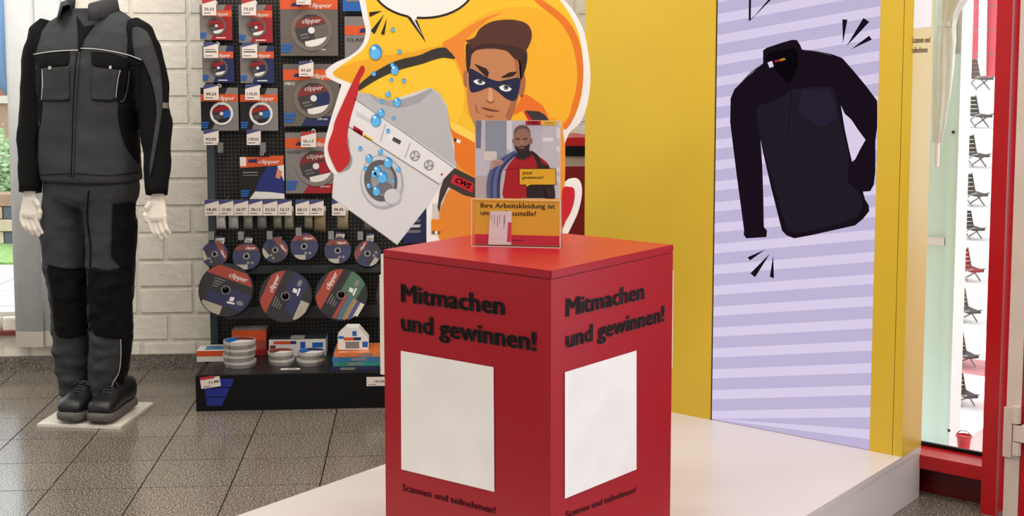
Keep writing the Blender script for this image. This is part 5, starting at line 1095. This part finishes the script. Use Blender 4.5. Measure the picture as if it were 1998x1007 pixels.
# red object standing low behind the glass
os_ = bframe(4.37); mesh_obj('outer_sill', *g_box(os_.W(-0.3, -0.45), os_.u * (0.3 + u_p1), os_.v * 0.46, os_.n * -0.3), m_rackw, wn)
q = bframe(4.5); r = root('red_bucket', q.P(1882, 872), 'small red bucket on the white ledge behind the glass', 'bucket')
zb_ = 0.0; c = at_z(1880, 878, 0.0105)
r.location = c; ORG[r] = c.copy()
mesh_obj('tub', *join(g_cyl(c, (0, 0, 1), 0.02, 0.05, 18, 0.026), g_ring(c + Vector((0, 0, 0.048)), (0, 0, 1), 0.023, 0.029, 0.008, 18)), mat('bucket_red', (200, 40, 44), 0.4), r)
mesh_obj('handle', *g_tube([c + rk.u * (0.027 * math.cos(a)) + Vector((0, 0, 0.05 + 0.022 * math.sin(a))) for a in [math.pi * k / 8 for k in range(9)]], 0.002, 6), m_steel, r)

# ------------------------------------------------------------------ mannequin in workwear
M0 = Vector((-1.672, 5.2, 0.0)); TH_ = math.radians(17)
MF = Vector((-math.sin(TH_), -math.cos(TH_), 0)); MR = Vector((math.cos(TH_), -math.sin(TH_), 0)); UZ = Vector((0, 0, 1))
mq = root('mannequin', (-1.672, 5.18, 0.0), 'headless white shop mannequin wearing dark grey and black workwear', 'mannequin')
m_grey = mat('workwear_grey', (56, 57, 60), 0.88, spec=0.3, var=(40, 0.08), bump=(260, 0.25)); m_blk = mat('workwear_black', (9, 9, 11), 0.9, spec=0.2, var=(30, 0.1), bump=(260, 0.2))
m_pip = mat('reflective_piping', (188, 190, 190), 0.4); m_man = mat('mannequin_white', (226, 218, 206), 0.4)
def ringm(z, hw, hd, dr=0.0, df=0.0, n=40, e=2.5):
    out = []
    for k in range(n):
        a = 2 * math.pi * k / n; ca, sa = math.cos(a), math.sin(a)
        x = hw * math.copysign(abs(ca) ** (2 / e), ca); y = hd * math.copysign(abs(sa) ** (2 / e), sa)
        out.append(M0 + MR * (x + dr) + MF * (y + df) + UZ * z)
    return out
def dense(rows, m=4):
    """interpolate rows of numbers smoothly"""
    return [tuple(v) for v in [list(p) for p in sm([r[:3] for r in rows], m, False)]] if len(rows[0]) == 3 else None
def lerp_rows(rows, m):
    out = []
    for i in range(len(rows) - 1):
        for k in range(m):
            t = k / m; t2 = t * t * (3 - 2 * t) * 0.5 + t * 0.5; out.append([a + (b - a) * t2 for a, b in zip(rows[i], rows[i + 1])])
    out.append(list(rows[-1])); return out
def crumple(V, amp, sc=(9, 9, 14), seed=0.0, lo=None):
    out = []
    for v in V:
        p = Vector((v.x * sc[0] + seed, v.y * sc[1], v.z * sc[2])); d = noise.noise(p) + 0.5 * noise.noise(p * 2.3)
        c = Vector((v.x - M0.x, v.y - M0.y, 0)); c = c.normalized() if c.length > 1e-5 else Vector((0, 0, 0))
        out.append(v + c * (d * amp))
    return out
BV_PARTS = []
def keep(V, Fs): BV_PARTS.append(([v.copy() for v in V], Fs))
# trousers
hips = [ringm(*r) for r in lerp_rows([(0.85, 0.17, 0.105, 0.0, 0.0), (0.88, 0.192, 0.128, 0.0, 0.0), (0.93, 0.196, 0.13, 0.004, 0), (1.02, 0.185, 0.12, 0.006, 0)], 3)]
def legrings(rows, m=5, n=26):
    rr = []
    for px, py, rw, rd, Y in lerp_rows(rows, m):
        c = at_y(px, py, Y)
        rr.append([c + MR * (rw * math.cos(2 * math.pi * k / n)) + MF * (rd * math.sin(2 * math.pi * k / n)) for k in range(n)])
    return rr
lr = [(134, 350, 0.085, 0.10, 5.22), (134, 395, 0.096, 0.115, 5.23), (128, 450, 0.095, 0.112, 5.23), (132, 525, 0.084, 0.10, 5.22), (139, 590, 0.076, 0.092, 5.22), (141, 650, 0.073, 0.086, 5.23), (143, 710, 0.068, 0.082, 5.24), (148, 752, 0.058, 0.078, 5.25), (150, 768, 0.056, 0.075, 5.25)]
rr_ = [(206, 350, 0.085, 0.10, 5.19), (212, 395, 0.10, 0.115, 5.18), (218, 450, 0.097, 0.112, 5.18), (216, 525, 0.092, 0.10, 5.17), (217, 590, 0.087, 0.092, 5.17), (217, 650, 0.086, 0.088, 5.17), (214, 710, 0.080, 0.085, 5.18), (210, 752, 0.068, 0.08, 5.19), (208, 770, 0.066, 0.078, 5.19)]
tg = [g_loft(hips), g_loft(legrings(lr)), g_loft(legrings(rr_))]
V, Fs = join(*tg)
def fuse(V, Fs, vox, it):
    """one continuous skin from overlapping lofts"""
    o = mesh_obj('fuse', V, Fs, m_grey, None); rm = o.modifiers.new('r', 'REMESH'); rm.mode = 'VOXEL'; rm.voxel_size = vox
    sm_ = o.modifiers.new('s', 'SMOOTH'); sm_.iterations = it
    me = bpy.data.meshes.new_from_object(o.evaluated_get(bpy.context.evaluated_depsgraph_get()))
    V2 = [v.co.copy() for v in me.vertices]; F2 = [tuple(p.vertices) for p in me.polygons]
    bpy.data.objects.remove(o); bpy.data.meshes.remove(me); return V2, F2
V, Fs = fuse(V, Fs, 0.009, 10)
def leg_crumple(V):
    out = []
    for v in V:
        a = 0.016 if v.z < 0.62 else 0.008
        p = Vector((v.x * 11, v.y * 11, v.z * 17)); d = noise.noise(p) + 0.4 * noise.noise(p * 2.1)
        d += 0.5 * math.sin(v.z * 70 + 4 * noise.noise(Vector((v.x * 9, v.y * 9, v.z * 5)))) * max(0, 0.42 - v.z) * 1.6
        out.append(v + Vector((d * a * 0.5, -abs(d) * a, 0)))
    return out
V = leg_crumple(V); keep(V, Fs)
trousers = mesh_obj('trousers', V, Fs, m_grey, mq, True)
# jacket body
rows = [(0.952, 0.202, 0.138, 0.004, 0.004), (0.958, 0.206, 0.142, 0.004, 0.004), (1.02, 0.205, 0.142, 0.004, 0.004), (1.12, 0.2, 0.136, 0.006, 0.006), (1.22, 0.2, 0.134, 0.008, 0.008), (1.32, 0.208, 0.136, 0.012, 0.01), (1.41, 0.216, 0.134, 0.018, 0.008), (1.48, 0.220, 0.124, 0.022, 0.004), (1.535, 0.212, 0.108, 0.026, 0.0), (1.575, 0.18, 0.094, 0.028, -0.004), (1.605, 0.125, 0.082, 0.030, -0.006), (1.625, 0.088, 0.076, 0.030, -0.006)]
V, Fs = g_loft([ringm(*r, n=56) for r in lerp_rows(rows, 4)], False, True)
V = crumple(V, 0.009, (7, 7, 10)); keep(V, Fs)
jacket = mesh_obj('jacket', V, Fs, m_grey, mq, True)
# sleeves
def sleeve(path):
    pts, rad = [], []
    for px, py, r, Y in lerp_rows(path, 5): pts.append(at_y(px, py, Y)); rad.append(r)
    return g_tube(pts, rad, 22, 1.08, ref=MR)
sl = sleeve([(92, 40, 0.030, 5.25), (86, 62, 0.055, 5.25), (80, 95, 0.066, 5.24), (73, 165, 0.062, 5.24), (66, 240, 0.056, 5.22), (61, 300, 0.049, 5.19), (58, 374, 0.042, 5.15)])
sr = sleeve([(258, 42, 0.030, 5.15), (268, 62, 0.056, 5.14), (278, 95, 0.068, 5.13), (294, 165, 0.064, 5.12), (303, 235, 0.060, 5.10), (308, 300, 0.050, 5.07), (308, 379, 0.042, 5.03)])
for g_ in (sl, sr):
    V, Fs = g_
    V = [v + Vector((noise.noise(v * 13) * 0.012, 0.5 * noise.noise(v * 16 + Vector((5, 0, 0))) * 0.007, 0)) for v in V]; keep(V, Fs)
    mesh_obj('sleeve', V, Fs, m_blk, jacket, True)
# neck and collar
nk = M0 + MR * 0.03 + MF * 0.002
V, Fs = g_loft([[nk + MR * (r1 * math.cos(a)) + MF * (r1 * 1.08 * math.sin(a)) + UZ * z for a in [2 * math.pi * k / 24 for k in range(24)]] for z, r1 in ((1.55, 0.085), (1.60, 0.066), (1.65, 0.058), (1.72, 0.056), (1.74, 0.052))])
mesh_obj('neck', V, Fs, m_man, mq, True)
cv, cf_ = [], []
N_ = 26
for k in range(N_ + 1):                       # stand collar, open at the front, points spread
    a = math.radians(118) + math.radians(304) * k / N_
    fr_open = abs(k / N_ - 0.5) * 2
    for z, rr, ro in ((1.595, 0.088, 0), (1.635, 0.080, 0), (1.672 - 0.03 * fr_open ** 3, 0.084 + 0.012 * fr_open, 0), (1.668 - 0.035 * fr_open ** 3, 0.094 + 0.03 * fr_open ** 2, 0), (1.615 - 0.04 * fr_open ** 2, 0.102 + 0.042 * fr_open ** 2, 0)):
        cv.append(nk + MR * (rr * math.cos(a)) + MF * (rr * 0.98 * math.sin(a)) + UZ * z)
for k in range(N_):
    for j in range(4): cf_.append((k * 5 + j, (k + 1) * 5 + j, (k + 1) * 5 + j + 1, k * 5 + j + 1))
co = mesh_obj('collar', cv, cf_, m_grey, jacket, True)
sd = co.modifiers.new('thickness', 'SOLIDIFY'); sd.thickness = 0.004
# decals that follow the cloth: panels, flaps, piping
bvv, bvf = join(*BV_PARTS)
BVH = BVHTree.FromPolygons(bvv, bvf)
def cloth(name, pts, m, parent, lift=0.003, step=7.0):
    bm = bmesh.new(); vs = [bm.verts.new((p[0], p[1], 0)) for p in pts]; f = bm.faces.new(vs); f.normal_update()
    bmesh.ops.triangulate(bm, faces=bm.faces[:])
    for _ in range(7):
        long_ = [e for e in bm.edges if e.calc_length() > step]
        if not long_: break
        bmesh.ops.subdivide_edges(bm, edges=long_, cuts=1); bmesh.ops.triangulate(bm, faces=bm.faces[:])
    bm.verts.index_update(); bm.verts.ensure_lookup_table()
    hits = []
    for v in bm.verts:
        d = ray(v.co.x, v.co.y).normalized(); loc, nrm, i, dist = BVH.ray_cast(EYE, d)
        hits.append(loc - d * lift if loc else None)
    fs = [tuple(v.index for v in f.verts) for f in bm.faces if all(hits[v.index] is not None for v in f.verts)]
    fs = [f for f in fs if max((hits[a] - hits[b]).length for a in f for b in f) < 0.12]
    V = [h if h is not None else Vector((0, 0, 0)) for h in hits]; bm.free()
    used = sorted({i for f in fs for i in f}); mp = {u: i for i, u in enumerate(used)}
    o = mesh_obj(name, [V[u] for u in used], [tuple(mp[i] for i in f) for f in fs], m, parent, True)
    md = o.modifiers.new('thickness', 'SOLIDIFY'); md.thickness = 0.0025; md.offset = -1
    return o
j1 = K(0, 0, 2.015); t1_ = K(0, 450, 1.8075)
cloth('side_panel', j1(sm([(512, 262), (478, 330), (466, 410), (466, 470), (488, 560), (520, 610), (550, 640), (552, 520), (549, 400), (546, 260)], 3)), m_blk, jacket, 0.004)
cloth('side_panel', j1(sm([(132, 262), (152, 330), (166, 392), (160, 480), (142, 550), (136, 600), (130, 520), (128, 380)], 3)), m_blk, jacket, 0.004)
cloth('yoke_band', j1([(132, 216), (270, 199), (272, 214), (132, 232)]), m_blk, jacket, 0.005)
cloth('yoke_band', j1([(358, 203), (430, 208), (556, 243), (552, 262), (510, 254), (358, 215)]), m_blk, jacket, 0.005)
cloth('pocket_flap', j1([(134, 224), (272, 206), (270, 240), (262, 258), (150, 266), (136, 250)]), m_blk, jacket, 0.008)
cloth('pocket_flap', j1([(360, 208), (510, 232), (508, 262), (490, 274), (370, 260), (358, 244)]), m_blk, jacket, 0.008)
cloth('pocket', j1([(168, 268), (270, 260), (272, 386), (262, 394), (168, 396)]), m_grey, jacket, 0.006)
cloth('pocket', j1([(362, 262), (472, 276), (456, 386), (440, 396), (360, 392)]), m_grey, jacket, 0.006)
cloth('pocket_edge', j1(stroke([(168, 397), (262, 395), (272, 388)], 3)), m_blk, jacket, 0.007)
cloth('pocket_edge', j1(stroke([(360, 393), (440, 397), (456, 390)], 3)), m_blk, jacket, 0.007)
cloth('pocket_gusset', j1([(136, 268), (166, 270), (164, 392), (150, 384)]), m_blk, jacket, 0.005)
cloth('pocket_gusset', j1(sm([(475, 278), (505, 272), (500, 350), (488, 392), (470, 398), (460, 386)], 3)), m_blk, jacket, 0.0065)
for q in ([(130, 214), (190, 204), (250, 199), (306, 197)], [(316, 190), (370, 192), (430, 200), (500, 215), (556, 236)]): cloth('piping', j1(stroke(q, 3.4)), m_pip, jacket, 0.009, 4)
for q in ([(164, 272), (166, 330), (162, 394)], [(472, 276), (462, 320), (455, 384)], [(508, 280), (500, 350), (486, 394), (470, 400)]): cloth('piping', j1(stroke(q, 2.6)), m_pip if q[0][0] != 508 else mat('dull_piping', (84, 84, 88), 0.5), jacket, 0.0095, 4)
cloth('zip_placket', j1(stroke([(308, 205), (300, 300), (292, 420), (286, 560), (282, 694)], 12)), m_grey, jacket, 0.006)
cloth('zip_line', j1(stroke([(302, 205), (293, 300), (287, 420), (283, 560), (279, 694)], 3)), m_blk, jacket, 0.009)
cloth('hem_seam', j1(stroke([(146, 690), (280, 682), (420, 690), (548, 676)], 2.5)), m_blk, jacket, 0.005)
for q in ([(190, 261), (200, 261), (200, 274), (190, 274)], [(429, 259), (439, 259), (438, 272), (428, 272)]): cloth('snap_stud', j1(q), m_pip, jacket, 0.012, 3)
cloth('shirt_front', j1([(300, 62), (330, 104), (372, 96), (352, 120), (330, 150), (316, 200), (306, 200), (306, 120)]), m_blk, jacket, 0.006)
cloth('sleeve_stripe', j1(sm([(520, 112), (578, 124), (610, 200), (632, 280), (640, 400), (628, 500), (608, 610), (590, 690), (588, 650), (604, 540), (616, 440), (606, 360), (585, 290), (558, 236), (530, 224)], 3)), m_grey, jacket, 0.006)
cloth('sleeve_patch', j1([(641, 403), (666, 405), (664, 428), (640, 426)]), mat('reflective_patch', (120, 112, 104), 0.5), jacket, 0.006, 3)
# trouser panels
cloth('knee_panel', t1_(sm([(168, 125), (240, 138), (306, 132), (318, 200), (322, 300), (318, 356), (250, 380), (196, 366), (186, 290), (176, 200)], 3)), m_blk, trousers, 0.005)
cloth('knee_panel', t1_(sm([(312, 134), (380, 140), (466, 130), (468, 220), (466, 320), (470, 362), (420, 382), (350, 372), (326, 352), (322, 250)], 3)), m_blk, trousers, 0.005)
cloth('side_pocket', t1_([(398, -95), (484, -100), (482, 40), (470, 134), (432, 134), (392, 90)]), m_blk, trousers, 0.006)
cloth('side_stripe', t1_(sm([(432, 375), (472, 360), (470, 450), (440, 520), (436, 585), (396, 590), (400, 555), (424, 500), (428, 430)], 3)), m_blk, trousers, 0.006)
cloth('piping', t1_(stroke([(426, 385), (427, 440), (420, 500), (396, 545), (393, 588)], 2.6)), m_pip, trousers, 0.009, 4)
cloth('fly_seam', t1_(stroke([(312, -140), (306, -60), (312, 10), (318, 60), (316, 130)], 4)), m_blk, trousers, 0.006)
cloth('thigh_seam', t1_(stroke([(168, 122), (240, 136), (306, 131)], 3)), m_blk, trousers, 0.0075)
cloth('brand_tab', [(262, 428), (266, 428), (266, 452), (262, 452)], mat('tab_orange', (170, 90, 50), 0.5), trousers, 0.009, 3)
# bulging cargo pocket on the outer left thigh
cp = [at_y(x, y, 5.24) for x, y in ((79, 408), (92, 400), (96, 500), (84, 506), (79, 470))]
V, Fs = g_prism(cp, (0, 0.11, 0)); mesh_obj('cargo_pocket', V, Fs, m_blk, trousers)
# hands
def hand(wrist, m, spread, side):
    """relaxed hanging hand; m = screen direction of the thumb side"""
    X = Vector((side, 0, 0)); Z = Vector((0, 0, -1)); D = Vector((0, -1, 0))
    parts = []
    def P3(x, z, d): return wrist + X * x + Z * z + D * d
    parts.append(g_tube([P3(0, -0.05, 0), P3(0, 0.0, 0), P3(0.001, 0.02, 0.002), P3(0.003, 0.05, 0.006), P3(0.002, 0.082, 0.012), P3(0.0, 0.095, 0.014)], [0.024, 0.025, 0.029, 0.037, 0.038, 0.03], 16, 0.48, ref=X))
    for i, (x, L, a) in enumerate(((-0.027, 0.062, -0.05), (-0.009, 0.078, 0.0), (0.010, 0.084, 0.03), (0.028, 0.074, 0.06))):
        b = P3(x, 0.07, 0.012); cur = 0.25 + 0.12 * (3 - i)
        p1 = P3(x + a * 0.02, 0.085 + L * 0.3, 0.016); p2 = p1 + Z * (L * 0.36) + D * (L * 0.12 * cur) + X * (spread * L * 0.16); p3 = p2 + Z * (L * 0.3) - D * (L * 0.2 * cur) + X * (spread * L * 0.18)
        parts.append(g_tube([b, p1, p2, p3, p3 + (p3 - p2) * 0.12], [0.0105, 0.0098, 0.0088, 0.0078, 0.0035], 10))
    parts.append(g_tube([P3(0.022, 0.022, 0.008), P3(0.040, 0.045, 0.016), P3(0.046, 0.070, 0.02), P3(0.043, 0.094, 0.02), P3(0.041, 0.1, 0.02)], [0.015, 0.0125, 0.0105, 0.0085, 0.004], 10))
    V, Fs = join(*parts)
    o = mesh_obj('hand', V, Fs, m_man, mq, True)
    rm = o.modifiers.new('fuse', 'REMESH'); rm.mode = 'VOXEL'; rm.voxel_size = 0.0026; rm.use_smooth_shade = True
    s_ = o.modifiers.new('soften', 'SMOOTH'); s_.iterations = 4
hand(at_y(58, 378, 5.15), None, 0.9, 1)
hand(at_y(308, 383, 5.03), None, -0.9, -1)
# boots
def boot(toe, heel, nm):
    d = (toe - heel); L = d.length; d.normalize(); sdv = Vector((-d.y, d.x, 0))
    H0 = 0.012
    def sec(t, hw, z0_, z1_, n=18, e=2.6):
        c = heel + d * (t * L); out = []
        for k in range(n):
            a = 2 * math.pi * k / n; ca, sa = math.cos(a), math.sin(a)
            out.append(c + sdv * (hw * math.copysign(abs(ca) ** (2 / e), ca)) + UZ * (H0 + (z0_ + z1_) / 2 + (z1_ - z0_) / 2 * math.copysign(abs(sa) ** (2 / e), sa)))
        return out
    up = [(0.0, 0.026, 0.03, 0.10), (0.04, 0.036, 0.025, 0.125), (0.14, 0.041, 0.025, 0.13), (0.28, 0.042, 0.025, 0.13), (0.42, 0.043, 0.025, 0.122), (0.56, 0.046, 0.025, 0.118), (0.70, 0.051, 0.025, 0.100), (0.82, 0.054, 0.025, 0.088), (0.92, 0.051, 0.025, 0.080), (0.98, 0.042, 0.028, 0.068), (1.0, 0.026, 0.03, 0.055)]
    b_ = mesh_obj('boot', *g_loft([sec(*r) for r in lerp_rows(up, 2)]), mat('boot_leather', (20, 20, 23), 0.4, bump=(120, 0.2)), mq, True)
    so = [(-0.01, 0.026, 0.0, 0.032), (0.05, 0.040, 0.0, 0.032), (0.3, 0.044, 0.0, 0.03), (0.5, 0.045, 0.0, 0.03), (0.7, 0.054, 0.0, 0.03), (0.85, 0.057, 0.0, 0.034), (0.95, 0.052, 0.0, 0.038), (1.015, 0.034, 0.004, 0.038)]
    mesh_obj('sole', *g_loft([sec(*r, e=5.0) for r in lerp_rows(so, 2)]), mat('boot_sole', (92, 89, 84), 0.7), b_, True)
    for k in range(5):
        t = 0.5 + 0.055 * k; z = 0.122 - 0.0065 * k + H0; c = heel + d * (t * L) + UZ * (z + 0.002); sg = 1 if k % 2 else -1
        mesh_obj('lace', *g_tube([c - sdv * 0.026 - UZ * 0.012, c - sdv * 0.012 + UZ * 0.003 + d * 0.004 * sg, c + sdv * 0.012 + UZ * 0.003 - d * 0.004 * sg, c + sdv * 0.026 - UZ * 0.012], 0.0032, 6), mat('lace_grey', (52, 52, 56), 0.8), b_)
    for s2 in (-1, 1):
        c = heel + d * (0.56 * L) + UZ * (H0 + 0.124)
        mesh_obj('lace', *g_tube([c, c + sdv * (0.018 * s2) + UZ * 0.008, c + sdv * (0.034 * s2) - UZ * 0.006 + d * 0.01], 0.003, 6), MATS['lace_grey'], b_)
tl = at_z(131, 829, 0.01); boot(tl, tl + Vector((0.055, 0.275, 0)), 'left'); tr_ = at_z(190, 831, 0.01); boot(tr_, tr_ + Vector((0.05, 0.275, 0)), 'right')
for o in [x for x in mq.children if x.name.startswith('boot')]: pass
# base plate
pp = [at_z(72, 832.5, 0.001), at_z(236, 837.5, 0.001), at_z(300, 790, 0.001)]; pp.append(pp[0] + pp[2] - pp[1])
pp = [Vector((p.x, p.y, 0.0005)) for p in pp]
V, Fs = g_prism(pp, (0, 0, 0.011)); mesh_obj('base_plate', V, Fs, mat('base_plate_white', (222, 216, 204), 0.3), mq)
